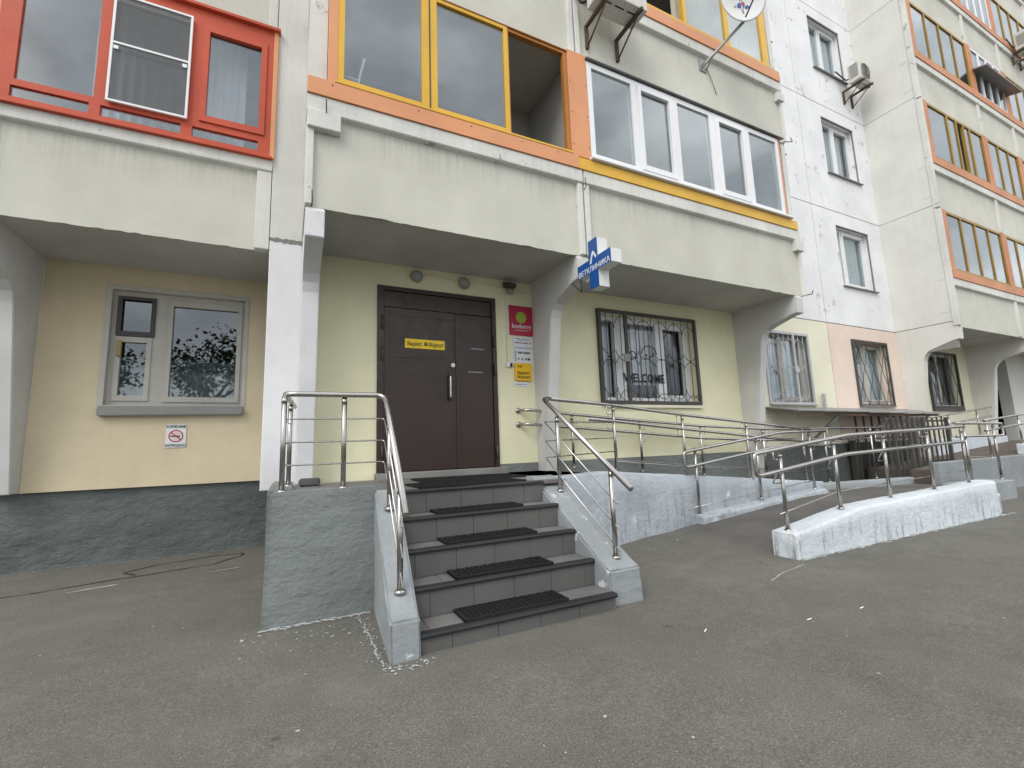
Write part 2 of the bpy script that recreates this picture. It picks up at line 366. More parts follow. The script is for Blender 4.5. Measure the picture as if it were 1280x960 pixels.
# ------------------------------------------------------------------ the apartment building
HOUSE = thing('apartment_building', (3.5, 6, 0), 'panel apartment block with beige balcony parapets and yellow ground floor walls', 'building')
F2 = 2.8
WY, FY, LWY, LFY = 5.65, 4.41, 6.9, 5.65
def part(name, bm, ma): return obj(name, bm, ma, HOUSE)
def console(x0, x1, dy=0, z0=.8, ma=CONSOLE):
    pts = [(5.66, z0), (5.43-(z0-.8)*.12, z0), (5.13, 2.86), (5.09, 2.96), (5.02, 3.03), (4.92, 3.07), (4.56, 3.17), (4.44, 3.18), (4.43, 3.44), (4.50, 3.53), (5.66, 3.53)]
    bm = B(); prism(bm, [(p[0]+dy, p[1]) for p in pts], x0, x1, 'x', .008)
    return part('console_wall', bm, ma)
def parapet(x0, x1, yf, z0=3.475, zt=4.62, chips=(), left=.07, right=.07, wide_left=0):
    """recessed rendered field, side strips and a top ledge; lower edge chipped"""
    fy = yf+.045
    bm = B(); n = max(10, int((x1-x0)/.06)); lo = []; hi = []; bk = []; 
    rnd = random.Random(int(x0*100)+int(z0*10)); c = 0
    for i in range(n+1):
        x = x0+(x1-x0)*i/n
        c = max(0, c*.6 + (rnd.random()-.45)*.02) if any(a < x < b for a, b in chips) else rnd.random()*.004
        lo.append(bm.verts.new((x, fy, z0+min(c, .045)))); hi.append(bm.verts.new((x, fy, zt-.10))); bk.append(bm.verts.new((x, fy+.10, z0+.035+c)))
    tb = [bm.verts.new((v.co.x, fy+.10, zt-.02)) for v in hi]
    for i in range(n):
        bm.faces.new((lo[i], lo[i+1], hi[i+1], hi[i])); bm.faces.new((bk[i], bk[i+1], lo[i+1], lo[i])); bm.faces.new((tb[i], tb[i+1], bk[i+1], bk[i]))
    p = part('balcony_parapet', bm, PANEL)
    for a, b in ((x0, x0+left), (x1-right, x1)):
        if b-a > .01: bxo('side_strip', (a, b, yf, yf+.14, z0+.012, zt-.185), PANELW, p, .008)
    bm = B(); prism(bm, [(yf-.012, zt-.17), (yf+.05, zt-.195), (yf+.16, zt-.195), (yf+.16, zt+.02), (yf-.012, zt)], x0-.005, x1+.005, 'x', .006)
    obj('top_ledge', bm, PANELW, p)
    return p
def glazing(x0, x1, z0, z1, y, panes, ma, depth=.07, gl=GLASS, sashes=(), sash_ma=None, name='balcony_window', sash_w=.05, open_panes=(), edge_ma=None):
    holes = [(p[0], p[1], p[2] if len(p) > 2 else z0+.06, p[3] if len(p) > 2 else z1-.06) for p in panes]
    bm = B(); grid_holes(bm, x0, x1, z0, z1, y, y+depth, holes)
    bmesh.ops.bevel(bm, geom=[ed for ed in bm.edges if len(ed.link_faces) == 2 and ed.calc_face_angle(0) > 1], offset=.005, segments=1, affect='EDGES')
    w_ = part(name, bm, ma)
    for i, h in enumerate(holes):
        a, b, c, d = h
        if i in sashes:
            bm = B(); sw = sash_w; grid_holes(bm, a-.02, b+.02, c-.02, d+.02, y-.018, y+.03, [(a+sw-.015, b-sw+.015, c+sw, d-sw)])
            bmesh.ops.bevel(bm, geom=[ed for ed in bm.edges if len(ed.link_faces) == 2 and ed.calc_face_angle(0) > 1], offset=.006, segments=1, affect='EDGES')
            obj('sash_frame', bm, sash_ma or ma, w_); a, b, c, d = a+sw-.02, b-sw+.02, c+sw-.005, d-sw+.005
        if i not in open_panes:
            bxo('pane', (a-.004, b+.004, y+.022, y+.030, c-.004, d+.004), gl, w_)
    return w_
def room(x0, x1, y0, y1, z0, z1, ma=DARKIN):
    bm = B(); v = [bm.verts.new(p) for p in ((x0, y0, z0), (x1, y0, z0), (x1, y1, z0), (x0, y1, z0), (x0, y0, z1), (x1, y0, z1), (x1, y1, z1), (x0, y1, z1))]
    for q in ((0, 1, 2, 3), (7, 6, 5, 4), (1, 5, 6, 2), (2, 6, 7, 3), (3, 7, 4, 0)): bm.faces.new([v[i] for i in q])
    return part('room', bm, ma)
def wall(x0, x1, z0, z1, y, holes, ma, depth=.28, name='wall_panel'):
    bm = B(); grid_holes(bm, x0, x1, z0, z1, y, y+depth, holes); return part(name, bm, ma)

# --- mid bay: ground floor wall with the entrance and the clinic window
DX0, DX1, DZ0, DZ1 = .945, 2.55, .895, 3.22
G1 = (4.33, 6.37, 1.80, 3.23)
wall(.08, 3.23, .78, 3.53, WY, [(DX0, DX1, .8, DZ1)], YEL)
wall(3.24, 7.62, .30, 3.53, WY, [G1], YEL)
# plinth strips under the walls
bxo('plinth', (2.55, 7.62, WY-.015, WY+.2, -.05, .93), GREYP, HOUSE)
bxo('plinth', (7.62, 13.3, WY+.02, WY+.2, -.05, 1.02), PLINTH, HOUSE)
# wall core behind everything
bxo('wall_core', (.08, DX0-.05, WY+.2, WY+.5, 0, 3.5), DARKIN, HOUSE)
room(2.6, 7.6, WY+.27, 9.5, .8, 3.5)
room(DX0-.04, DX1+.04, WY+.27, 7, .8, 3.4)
for lvl, ztop in ((0, 3.515), (1, 3.515+F2)):
    z = ztop
    bxo('balcony_slab', (.09, 3.25, FY+.15, WY, z, z+.18), SOFF, HOUSE)
    bxo('balcony_slab', (3.26, 7.64, FY+.15, WY, z, z+.18), SOFF, HOUSE)
bxo('balcony_slab', (.09, 7.64, FY+.15, WY, 3.515+2*F2, 3.7+2*F2), SOFF, HOUSE)
wall(.08, 7.7, 3.54, 9.3, WY, [(.7, 2.5, 4.6, 6.0), (4.2, 6.9, 4.6, 6.0), (4.2, 6.9, 7.4, 8.8)], INW, .2, 'balcony_back_wall')
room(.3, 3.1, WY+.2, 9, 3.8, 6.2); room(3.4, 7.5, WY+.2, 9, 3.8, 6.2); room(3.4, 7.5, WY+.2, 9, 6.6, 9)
# partitions and end walls of the balconies
for a, b, ma in ((.075, .24, PANELW), (3.235, 3.31, INW), (7.60, 7.71, PANELW)):
    for k in range(2):
        bxo('balcony_side_wall', (a, b, FY+.06, WY-.002, 3.72+F2*k, 6.29+F2*k), ma, HOUSE)
console(.0815, .25, z0=.83, ma=PILLAR); console(3.14, 3.31, z0=.6); console(7.45, 7.62, z0=.2)
PIL = bxo('pillar', (-.262, .082, LFY, LWY, .775, 3.605), PILLAR, HOUSE, .008)
bxo('pillar_joint', (-.25, .07, LFY+.02, LWY, 3.55, 3.7), MORT, HOUSE)
bm = B(); rr = random.Random(4); up_, lo_ = [], []
for i in range(18):
    x = -.258+.335*i/17; up_.append((x, 3.632+rr.uniform(-.004, .016))); lo_.append((x, 3.602-rr.uniform(-.004, .02)))
prism(bm, lo_+up_[::-1], LFY-.006, LFY+.05, 'y'); part('ragged_mortar', bm, MORT)
bxo('pillar', (-.262, .082, LFY+.003, LWY, 3.628, 9.5), PILUP, HOUSE, .008)
# parapets of the mid bay
parapet(.07, 3.265, FY, chips=((.4, 1.1), (2.3, 3.2)), left=.065, right=.075)
parapet(3.29, 7.70, FY, chips=((3.5, 4.1), (6.6, 7.2)), left=.075, right=.05)
parapet(.07, 3.265, FY, 3.475+F2, 4.62+F2, left=.065, right=.075)
parapet(3.29, 7.70, FY, 3.475+F2, 4.62+F2, left=.075, right=.05)
bxo('parapet_joint', (3.255, 3.30, FY+.03, FY+.2, 3.5, 4.6), MORT, HOUSE)
bxo('parapet_joint', (3.255, 3.30, FY+.03, FY+.2, 3.5+F2, 4.6+F2), MORT, HOUSE)
for (a, b, c, d) in ((.072, .375, 4.265, 4.455), (7.55, 7.745, 4.25, 4.44), (7.56, 7.72, 7.04, 7.2)):
    bxo('corner_cap', (a, b, FY-.035, FY+.1, c, d), PANELW, HOUSE, .01)
for x, z in ((.235, 4.47), (3.28, 4.40), (.13, 3.5)):
    tbo('rebar_pin', [(x, FY-.045, z+.10), (x+.003, FY-.05, z-.02), (x, FY-.01, z-.05)], .006, RUST, HOUSE, 6)
tbo('rebar_hook', [(7.70, FY+.03, 3.50), (7.86, FY+.0, 3.53), (7.90, FY, 3.60)], .008, RUST, HOUSE, 6)
tbo('rebar_hook', [(7.70, FY+.03, 6.30), (7.86, FY+.0, 6.33), (7.82, FY, 6.40)], .008, RUST, HOUSE, 6)
# cladding strips
bxo('cladding_strip', (.064, 3.215, FY-.03, FY+.1, 4.622, 4.80), ORANGE, HOUSE, .003)
bxo('cladding_strip', (3.217, 7.655, FY-.028, FY+.1, 4.622, 4.775), YELF, HOUSE, .003)
bxo('cladding_strip', (3.9, 7.68, FY-.03, FY+.1, 4.622+F2, 4.81+F2), ORANGE, HOUSE, .003)
bxo('cladding_strip', (.064, 3.2, FY-.03, FY+.1, 4.622+F2, 4.81+F2), ORANGE, HOUSE, .003)
bxo('cladding_post', (.245, .335, FY-.005, FY+.08, 4.802, 6.30), ORANGE, HOUSE, .003)
bxo('cladding_post', (3.135, 3.425, FY-.01, FY+.06, 4.802, 6.31), ORANGE, HOUSE, .003)
bxo('cladding_post', (7.40, 7.46, FY-.005, FY+.06, 4.79, 6.27), ORANGE, HOUSE, .003)
for zc in (4.95, 5.4, 5.85):
    for x in (3.16, 3.40): bxo('rivet', (x-.006, x+.006, FY-.014, FY-.009, zc, zc+.012), RUST, HOUSE)
for x in (.29, 1.15, 1.75, 2.4, 2.9): bxo('rivet', (x-.006, x+.006, FY-.034, FY-.029, 4.75, 4.763), RUST, HOUSE)
# drip flashing under the upper parapets
bm = B(); prism(bm, [(FY-.06, 6.262), (FY-.055, 6.255), (FY+.12, 6.285), (FY+.12, 6.30)], 3.41, 7.53, 'x'); part('drip_flashing', bm, ZINC)
bm = B(); prism(bm, [(FY-.01, 6.285), (FY-.005, 6.275), (FY+.12, 6.29), (FY+.12, 6.30)], .3, 3.41, 'x'); part('drip_flashing', bm, ORDK)
# yellow glazing with one open bay
glazing(.335, 2.27, 4.83, 6.285, FY+.0, [(.395, 1.20, 4.89, 6.23), (1.375, 2.215, 4.89, 6.23)], YELF, .06)
bxo('frame_bead', (1.283, 1.297, FY-.006, FY+.001, 4.86, 6.26), DARKM, HOUSE)
bxo('window_ledge', (.31, 3.145, FY-.035, FY+.05, 4.802, 4.828), YELF, HOUSE, .003)
glazing(2.272, 3.133, 4.83, 6.285, FY+.01, [(2.285, 3.075, 4.85, 6.235)], ORDK, .06, open_panes=(0,))
# white plastic glazing
wx = [(3.505, 4.18), (4.31, 4.915), (5.06, 5.73), (5.89, 6.50), (6.65, 7.335)]
wg = glazing(3.43, 7.395, 4.825, 6.235, FY-.015, [(a, b, 4.90, 6.16) for a, b in wx], PVC, .075, GLASS, sashes=(1, 3), sash_w=.055)
bxo('window_ledge', (3.40, 7.52, FY-.075, FY+.03, 4.787, 4.822), PVC, HOUSE, .006)
# upper right balcony glazing (second storey up)
glazing(3.45, 7.47, 4.83+F2, 6.285+F2, FY+.0, [(3.5, 4.4), (4.45, 5.40), (5.47, 6.37), (6.47, 7.32)], YELF, .06, open_panes=(1,))
bm = B(); curtain(bm, 5.4, 7.5, FY+.22, 7.5, 9, .03, .12); part('curtain', bm, BEIGC)
glazing(.335, 3.1, 4.83+F2, 6.285+F2, FY, [(.395, 1.2), (1.375, 2.2), (2.3, 3.05)], YELF, .06)
# a ladder leaning behind the first yellow pane, a round box behind the last white pane
LAD = thing('step_ladder', (.55, 4.9, 3.7), 'white folding step ladder standing behind the first yellow framed balcony pane', 'ladder')
for dx in (0, .17):
    tbo('rail', [(.42+dx, 4.62, 3.7), (.40+dx*.9, 4.62, 5.05), (.45+dx, 4.62, 5.38)] if dx else [(.42, 4.62, 3.7), (.40, 4.62, 5.2)], .013, PVC, LAD, 8, .15)
for zz in (4.2, 4.5, 4.8, 5.1): tbo('rung', [(.41, 4.62, zz), (.56, 4.62, zz)], .011, PVC, LAD, 6)
bm = B(); lathe(bm, (6.95, 4.75, 4.45), [(.05, 0), (.14, .02), (.18, .12), (.18, .3), (.14, .42), (.05, .45)], (0, 0, 1)); BASK = obj('pink_ball', bm, INKR)
tag(BASK, 'dull red ball behind the last white framed balcony pane', 'ball')
BASK.location = (0, 0, .22)
bxo('shelf', (6.6, 7.4, 4.6, 4.9, 4.2, 4.66), INW, HOUSE)

# --- left bay
LX0 = -2.61
wall(LX0, -.27, .83, 3.53, LWY, [(-1.985, -.565, 1.80, 3.235)], YEL2)
bm = B(); box(bm, -6, -.1, LWY+.05, LWY+.3, -.1, .826); part('plinth', bm, PLINTH)
room(-2.5, -.3, LWY+.28, 9.5, .9, 3.5)
bxo('balcony_slab', (LX0-.1, -.264, LFY+.15, LWY+.1, 3.512, 3.70), SOFF, HOUSE)
bxo('balcony_slab', (LX0-.1, -.264, LFY+.15, LWY+.1, 6.31, 6.5), SOFF, HOUSE)
parapet(LX0-.16, -.268, LFY, chips=((-2.3, -.5),), left=.16, right=.15)
parapet(LX0-.16, -.268, LFY, 3.475+F2+.04, 4.62+F2, left=.16, right=.1)
wall(LX0-.1, -.27, 3.7, 6.31, LWY, [(-2.2, -.7, 4.6, 6.0)], INW, .2, 'balcony_back_wall')
room(-2.5, -.3, LWY+.2, 9, 3.8, 6.3)
pts = [(6.92, .83), (6.72, .83), (6.37, 2.82), (6.33, 2.93), (6.24, 3.02), (6.1, 3.08), (5.82, 3.17), (5.68, 3.18), (5.67, 3.44), (5.75, 3.53), (6.92, 3.53)]
bm = B(); prism(bm, pts, LX0-.2, LX0-.005, 'x', .008); part('console_wall', bm, CONSOLE)
bm = B(); prism(bm, pts, -.45, -.27, 'x', .008)
bm.free()
bxo('balcony_side_wall', (LX0-.2, LX0-.05, LFY+.05, LWY, 3.72, 9.4), ORANGE, HOUSE)
wall(-6, LX0-.21, .83, 3.5, LWY, [], YEL2)
# red glazing
ry = LFY-.02
zz0, zz1 = 4.61, 6.26
rg = glazing(LX0-.04, -.30, zz0, zz1, ry, [(-2.50, -1.905, 4.855, 6.12), (-1.80, -1.12, 4.855, 6.12), (-.985, -.385, 4.885, 6.05),
     (-2.52, -1.935, 4.665, 4.785), (-1.845, -1.165, 4.665, 4.785), (-1.06, -.425, 4.665, 4.785)], REDF, .07, GLASS, sashes=(2,), sash_w=.055)
bxo('cladding_post', (-.298, -.25, ry-.01, ry+.1, 4.60, 6.31), ORANGE, HOUSE, .003)
bxo('window_ledge', (LX0-.1, -.27, ry-.04, ry+.03, 4.578, 4.606), REDF, HOUSE, .003)
bxo('drip_flashing', (LX0-.1, -.23, ry-.05, ry+.1, 6.262, 6.30), REDF, HOUSE, .003)
SCR = thing('insect_screen', (-1.46, ry-.03, 4.82), 'white framed insect screen clipped over the middle red balcony window', 'insect screen')
bm = B(); grid_holes(bm, -1.80, -1.105, 4.83, 6.10, ry-.045, ry-.020, [(-1.778, -1.127, 4.852, 5.50), (-1.778, -1.127, 5.522, 6.078)]); obj('screen_frame', bm, PVC, SCR)
bxo('mesh', (-1.778, -1.127, ry-.036, ry-.033, 4.852, 5.50), MESH_M, SCR); bxo('mesh', (-1.778, -1.127, ry-.036, ry-.033, 5.522, 6.078), MESH_M, SCR)
for x in (-1.75, -1.155): bxo('clip', (x-.02, x+.02, ry-.052, ry-.046, 5.43, 5.47), PVC, SCR)
bm = B(); curtain(bm, -2.05, -.6, LFY+.35, 4.2, 6.2, .025, .11); part('curtain', bm, CURT)
# old timber window with vent, sill
lw = glazing(-1.985, -.565, 1.80, 3.235, LWY+.07, [(-1.90, -1.58, 2.71, 3.14), (-1.90, -1.59, 1.88, 2.63), (-1.40, -.63, 1.87, 3.13)], OLDW, .07, GLASSD, sashes=(1, 2), name='window', sash_w=.045)
bm = B(); prism(bm, [(-2.01, 1.675), (-1.985, 1.665), (-.56, 1.682), (-.535, 1.695), (-.545, 1.79), (-2.0, 1.785)], LWY-.09, LWY+.08, 'y', .012); obj('sill', bm, SILV, lw)
bm = B(); grid_holes(bm, -1.93, -1.55, 2.66, 3.16, LWY+.045, LWY+.069, [(-1.885, -1.595, 2.72, 3.12)]); obj('vent_frame', bm, DARKM, lw)
bm = B(); grid_holes(bm, -2.03, -.53, 1.79, 3.28, LWY-.012, LWY+.06, [(-1.975, -.575, 1.80, 3.225)]); obj('casing', bm, OLDW, lw)
bxo('handle', (-1.905, -1.855, LWY+.02, LWY+.05, 2.40, 2.60), mat('brass_paint', (.35, .27, .10), .5), lw, .01)
bm = B(); curtain(bm, -1.95, -.6, LWY+.30, 2.28, 2.42, .02, .1); part('lace_curtain', bm, LACE)
bm = B(); curtain(bm, -1.95, -.6, LWY+.32, 1.82, 2.30, .015, .09); part('lace_curtain', bm, CURT)

# --- right wall between the two balcony stacks
JX = 10.47
RX1 = 13.30
ZJ = [.98, 3.61, 6.38, 9.16, 11.94, 14.72]
bxo('wall_core', (7.6, RX1, WY+.04, WY+.06, 1.0, 1.7), MORT, HOUSE)
bm = B(); grid_holes(bm, 7.55, RX1+.1, 1.0, 15, WY+.02, WY+.05, [(a, b, 1.82+F2*k-.03*(k > 0), 3.26+F2*k-.03*(k > 0)) for k in range(5) for a, b in ((8.32, 9.67), (11.36, 12.70))]); part('joint_backing', bm, MORT)
for k in range(5):
    z0, z1 = ZJ[k]+.010, ZJ[k+1]-.010
    wz0, wz1 = 1.80+F2*k-.04*(k > 0), 3.27+F2*k-.03*(k > 0)
    m1_, m2_ = (YEL3, PINK) if k == 0 else (WHITE, WHITE)
    wall(7.55 if k == 0 else 7.72, JX-.011, z0, z1, WY, [(8.30, 9.68, wz0, wz1)], m1_)
    wall(JX+.011, RX1-.004, z0, z1, WY, [(11.34, 12.71, wz0, wz1)], m2_)
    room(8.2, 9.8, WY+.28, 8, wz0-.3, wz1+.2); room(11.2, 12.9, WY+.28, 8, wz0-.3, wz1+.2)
    for a, b in ((8.30, 9.68), (11.34, 12.71)):
        fm = PVC if k else OLDW
        sp = a+(b-a)*(.46 if k != 1 else .30)
        wv = glazing(a, b, wz0+.03, wz1, WY+.14, [(a+.07, sp-.04, wz0+.10, wz1-.07), (sp+.04, b-.07, wz0+.10, wz1-.07)], fm, .07, GLASS, sashes=(1,), name='window', open_panes=((0,) if (k == 1 and a > 10) else ()))
        bm = B(); prism(bm, [(WY-.06, wz0-.03), (WY-.06, wz0-.012), (WY+.15, wz0+.028), (WY+.15, wz0+.0)], a-.03, b+.03, 'x'); obj('sill', bm, SILV, wv)
        bm = B()
        if k == 1 and a > 10: curtain(bm, sp+.02, b-.03, WY+.245, wz0, wz1, .008, .2)
        else: curtain(bm, a, b-(.25 if k == 2 else 0), WY+.25, wz0, wz1, .015, .12)
        part('curtain', bm, CURT)
# the tilted open sash of the first-floor window
bm = B(); grid_holes(bm, 0, .42, 0, 1.36, 0, .05, [(.055, .365, .06, 1.30)]); sash = obj('open_sash', bm, PVC, HOUSE)
sash.matrix_basis = Matrix.Translation((11.36, WY+.15, 4.62)) @ Matrix.Rotation(R(-6), 4, 'X')

# --- right wing: side wall and balcony stack
RW = 4.47; RXN = 24.5
joints = [13.34, 16.72, 19.05, 22.3, RXN]
for k in range(6):
    z0 = ZJ[k]+.006 if k else .0
    z1 = (ZJ+[17.5])[k+1]-.006
    if k == 0:
        dy = .05
        pts = [(5.70, .0), (5.50, .0), (5.19, 2.84), (5.15, 2.94), (5.08, 3.02), (4.98, 3.06), (4.62, 3.18), (4.50, 3.20), (4.485, 3.60), (5.70, 3.60)]
        bm = B(); prism(bm, pts, RX1, RX1+.2, 'x', .006); part('console_wall', bm, GREYW)
    else:
        bxo('side_wall_panel', (RX1, RX1+.14, RW+.06, WY+.2, z0, z1), GREYW, HOUSE)
        for zz in (z0+.22, z0+.98): bxo('embedded_plate', (RX1-.006, RX1+.01, RW+.12, RW+.27, zz, zz+.09), GREYW, HOUSE)
bxo('joint_backing', (RX1+.01, RX1+.12, RW+.08, WY+.2, 3, 17.4), MORT, HOUSE)
bxo('balcony_back_wall', (RX1, RXN, WY+.1, WY+.4, 3.55, 18), INW, HOUSE)
rnd = random.Random(3)
for k in range(6):
    dz = F2*k
    for j in range(len(joints)-1):
        a, b = joints[j]+.012, joints[j+1]-.012
        if k == 0 and j > 2: pass
        parapet(a, b, RW, 3.48+dz, 4.60+dz, left=.05, right=.05)
        bxo('balcony_slab', (a, b, RW+.15, WY+.1, 3.515+dz, 3.70+dz), SOFF, HOUSE)
        if j: bxo('balcony_side_wall', (a-.07, a+.05, RW+.09, WY+.1, 3.72+dz, 6.28+dz), INW, HOUSE)
        bxo('parapet_joint', (b-.01, b+.03, RW+.04, RW+.2, 3.5+dz, 4.6+dz), MORT, HOUSE)
        # cladding strip and posts
        bxo('cladding_strip', (a-.01, b+.01, RW-.03, RW+.1, 4.602+dz, 4.78+dz), FARO, HOUSE)
        xa = a+.22 if j == 0 else a+.14
        xb = b-.14
        bxo('cladding_post', (a, xa, RW-.012, RW+.06, 4.782+dz, 6.26+dz), FARO, HOUSE)
        bxo('cladding_post', (xb, b, RW-.012, RW+.06, 4.782+dz, 6.26+dz), FARO, HOUSE)
        white = (j == 1 and k in (2, 3)) or (j == 2 and k == 4) or (j == 0 and k == 3 and False)
        n = 4 if (xb-xa) > 2.3 else 3
        if white: n = 4
        mm = .022 if not white else .05
        sp = [(xa+(xb-xa)*i/n + mm, xa+(xb-xa)*(i+1)/n - mm) for i in range(n)]
        op = (1,) if (k == 1 and j == 0) else ((2,) if (k == 2 and j == 2) else ())
        if k == 1 and j == 0: sp = [(sp[0][0], 14.55), (14.62, 15.05), (15.10, 15.45), (15.5, 15.8), (15.87, sp[-1][1])]; op = (2,)
        glazing(xa, xb, 4.80+dz, 6.26+dz, RW, [(p[0], p[1], 4.86+dz, 6.20+dz) for p in sp], PVC if white else FARY, .06, GLASSD, open_panes=op)
        if rnd.random() < .45:
            bm = B(); curtain(bm, xa+(xb-xa)*.2, xb-(xb-xa)*.3, RW+.3, 4.6+dz, 6.2+dz, .03, .15); part('curtain', bm, CURT if rnd.random() < .5 else BEIGC)
    bxo('end_post', (RX1-.02, RX1+.055, RW-.02, RW+.09, 3.50+dz, 6.26+dz), PANELW, HOUSE, .006)
bm = B(); prism(bm, [(RW-.30, 11.00), (RW-.30, 11.03), (RW+.05, 11.14), (RW+.05, 11.10)], 16.75, 19.15, 'x'); part('window_canopy', bm, ZINC)
# ground floor of the right wing
wall(RX1+.2, 17.2, .6, 3.53, WY+.12, [(14.86, 16.46, 1.79, 3.25)], YEL3)
wv = glazing(14.86, 16.46, 1.79, 3.25, WY+.2, [(14.93, 15.6, 1.87, 3.18), (15.68, 16.39, 1.87, 3.18)], OLDW, .06, GLASSD, name='window')
bxo('sill', (14.84, 16.49, WY+.06, WY+.2, 1.70, 1.785), DARKM, wv)
room(14.5, 16.9, WY+.4, 8, 1.5, 3.5)
pts = [(5.80, .3), (5.52, .3), (5.22, 2.84), (5.17, 2.94), (5.09, 3.02), (4.98, 3.06), (4.64, 3.17), (4.52, 3.18), (4.505, 3.53), (5.80, 3.53)]
for xx in (17.2, 22.0):
    bm = B(); prism(bm, pts, xx, xx+.18, 'x', .006); part('console_wall', bm, GREYW)
wall(17.38, 22, .3, 3.53, WY+.12, [(18.2, 19.9, .5, 3.3)], GREYW)
room(18.0, 20.4, WY+.4, 8, .3, 3.4, BLACK)  # room walls coloured black to stand for the dark inside the doorway
bxo('plinth', (RX1+.2, 22, WY+.13, WY+.4, -.05, .6), PLINTH, HOUSE)

# --- window grilles (parts of the house)
def arc(c, r, a0, a1, y, n=10, sx=1):
    return [(c[0]+sx*r*math.cos(R(a0+(a1-a0)*i/n)), y, c[1]+r*math.sin(R(a0+(a1-a0)*i/n))) for i in range(n+1)]
def grille(x0, x1, z0, z1, y, xsb, ma, fwid=.045, gate=None, pattern='scroll'):
    bm = B(); holes = [(x0+fwid, x1-fwid, z0+fwid, z1-fwid)] if not gate else [(x0+fwid, gate-.03, z0+fwid, z1-fwid), (gate+.03, x1-fwid, z0+fwid, z1-fwid)]
    grid_holes(bm, x0, x1, z0, z1, y, y+.03, holes); gr = part('window_grille', bm, ma)
    for s in (0, 1): bxo('side_plate', ((x0, x0+.012) if s == 0 else (x1-.012, x1))+(y+.03, WY+.13, z0, z1), ma, gr)
    bxo('side_plate', (x0+.013, x1-.013, y+.03, WY+.13, z1-.012, z1), ma, gr)
    if pattern == 'scroll':
        for x in xsb: tbo('bar', [(x, y+.015, z0+.02), (x, y+.015, z1-.02)], .006, ma, gr, 6)
        zm = (z0+z1)/2-.02
        edges = [x0+fwid]+xsb+[x1-fwid]
        for i in range(0, len(edges)-2, 2):
            a, b = edges[i], edges[i+2]; c = (a+b)/2; rr = (b-a)/2-.004
            tbo('scroll', arc((c, z1-.30), rr, 0, 180, y+.004), .006, ma, gr, 5)
            tbo('scroll', arc((c, z0+.26), rr, 180, 360, y+.004), .006, ma, gr, 5)
            tbo('scroll', arc((c, z0+.03), rr*.9, 10, 170, y+.004), .006, ma, gr, 5)
            tbo('scroll', arc((c, zm+.17), rr, 195, 345, y+.004), .006, ma, gr, 5)
            tbo('scroll', arc((c, zm-.15), rr, 15, 165, y+.004), .006, ma, gr, 5)
            bm = B(); lathe(bm, (c, y-.002, zm+.01), [(.004, -.012), (.018, 0), (.018, .012), (.004, .022)], (0, 1, 0), 8); obj('rosette', bm, ma, gr)
    elif pattern == 'diamond':
        st = (x1-x0)/4
        for s in (-1, 1):
            for i in range(-6, 11, 2):
                pts = []
                for j in range(13):
                    z = z0+.03+(z1-z0-.06)*j/12; x = x0+i*st*.5+s*(z-z0)*.42+math.sin(j*1.9)*.012
                    if x0+.02 < x < x1-.02: pts.append((x, y+.012+.006*s, z))
                if len(pts) > 2: tbo('bar', pts, .007, ma, gr, 5)
        for z in (z0+.12, z0+.05): tbo('bar', [(x0+.02, y+.004, z), (x1-.02, y+.004, z)], .006, ma, gr, 5)
    return gr
xb_ = [4.47, 4.63, 4.76] + [4.83+.153*i for i in range(1, 10)]
grille(4.285, 6.40, 1.755, 3.265, WY-.06, [4.44, 4.58, 4.72]+[4.83+.03+.17*i for i in range(1, 9)], DARKM, .055, gate=4.83)
bxo('grille_lock_plate', (4.735, 4.87, WY-.075, WY-.061, 2.43, 2.56), SILV, HOUSE, .005)
xg = [8.26+.155*i for i in range(1, 9)]
g2 = grille(8.25, 9.69, 1.79, 3.27, WY-.03, xg, GRILW, .05, gate=9.18)
bm = B(); disc(bm, (9.18, WY-.045, 2.50), .07, .015, (0, 1, 0)); obj('lock_disc', bm, GRILW, g2)
for cx, cz in ((8.62, 2.95), (8.82, 2.90), (8.72, 2.2), (8.95, 2.15)):
    tbo('scroll', arc((cx, cz), .07, 0, 350, WY-.035, 14), .006, GRILW, g2, 5)
grille(11.30, 12.74, 1.77, 3.29, WY-.04, [], DARKM, .05, pattern='diamond')
grille(14.84, 16.48, 1.775, 3.27, WY+.06, [], DARKM, .05, pattern='diamond')
# clinic window behind the grille
cw = glazing(4.33, 6.37, 1.80, 3.23, WY+.13, [(4.41, 4.72, 1.88, 3.13), (4.92, 5.62, 1.88, 3.13), (5.74, 6.24, 1.88, 3.13)], PVC, .07, GLASSL, sashes=(2,), name='window')
bxo('sill', (4.36, 6.42, WY-.05, WY+.1, 1.70, 1.752), YEL3, cw, .006)
for i in range(14):
    x = 4.38+i*.105
    if x < 5.7: bxo('blind_slat', (x, x+.085, WY+.30+.02*(i % 2), WY+.305+.02*(i % 2), 2.1 if x > 4.85 else 1.85, 3.2), PVC, HOUSE)
POST = thing('window_poster', (5.28, WY+.12, 1.9), 'clear window poster reading WELCOME under a line drawing behind the scrolled grille', 'poster')
text('lettering', 'WELCOME', .20, TF(4.86, WY+.1105, 2.14), INK, POST, .006, xs=.90)
for cx, cz, r_ in ((5.08, 2.56, .09), (5.44, 2.60, .17)):
    tbo('drawn_line', arc((cx, cz), r_, 10, 170, WY+.118, 12), .008, INK, POST, 5)
for cx, cz in ((5.05, 2.53), (5.14, 2.55), (5.37, 2.60), (5.51, 2.60)):
    bm = B(); disc(bm, (cx, WY+.114, cz), .022, .005, (0, 1, 0), 10); obj('drawn_dot', bm, INK, POST)
bxo('dark_band', (4.93, 5.61, WY+.19, WY+.195, 1.88, 2.10), INK, POST)

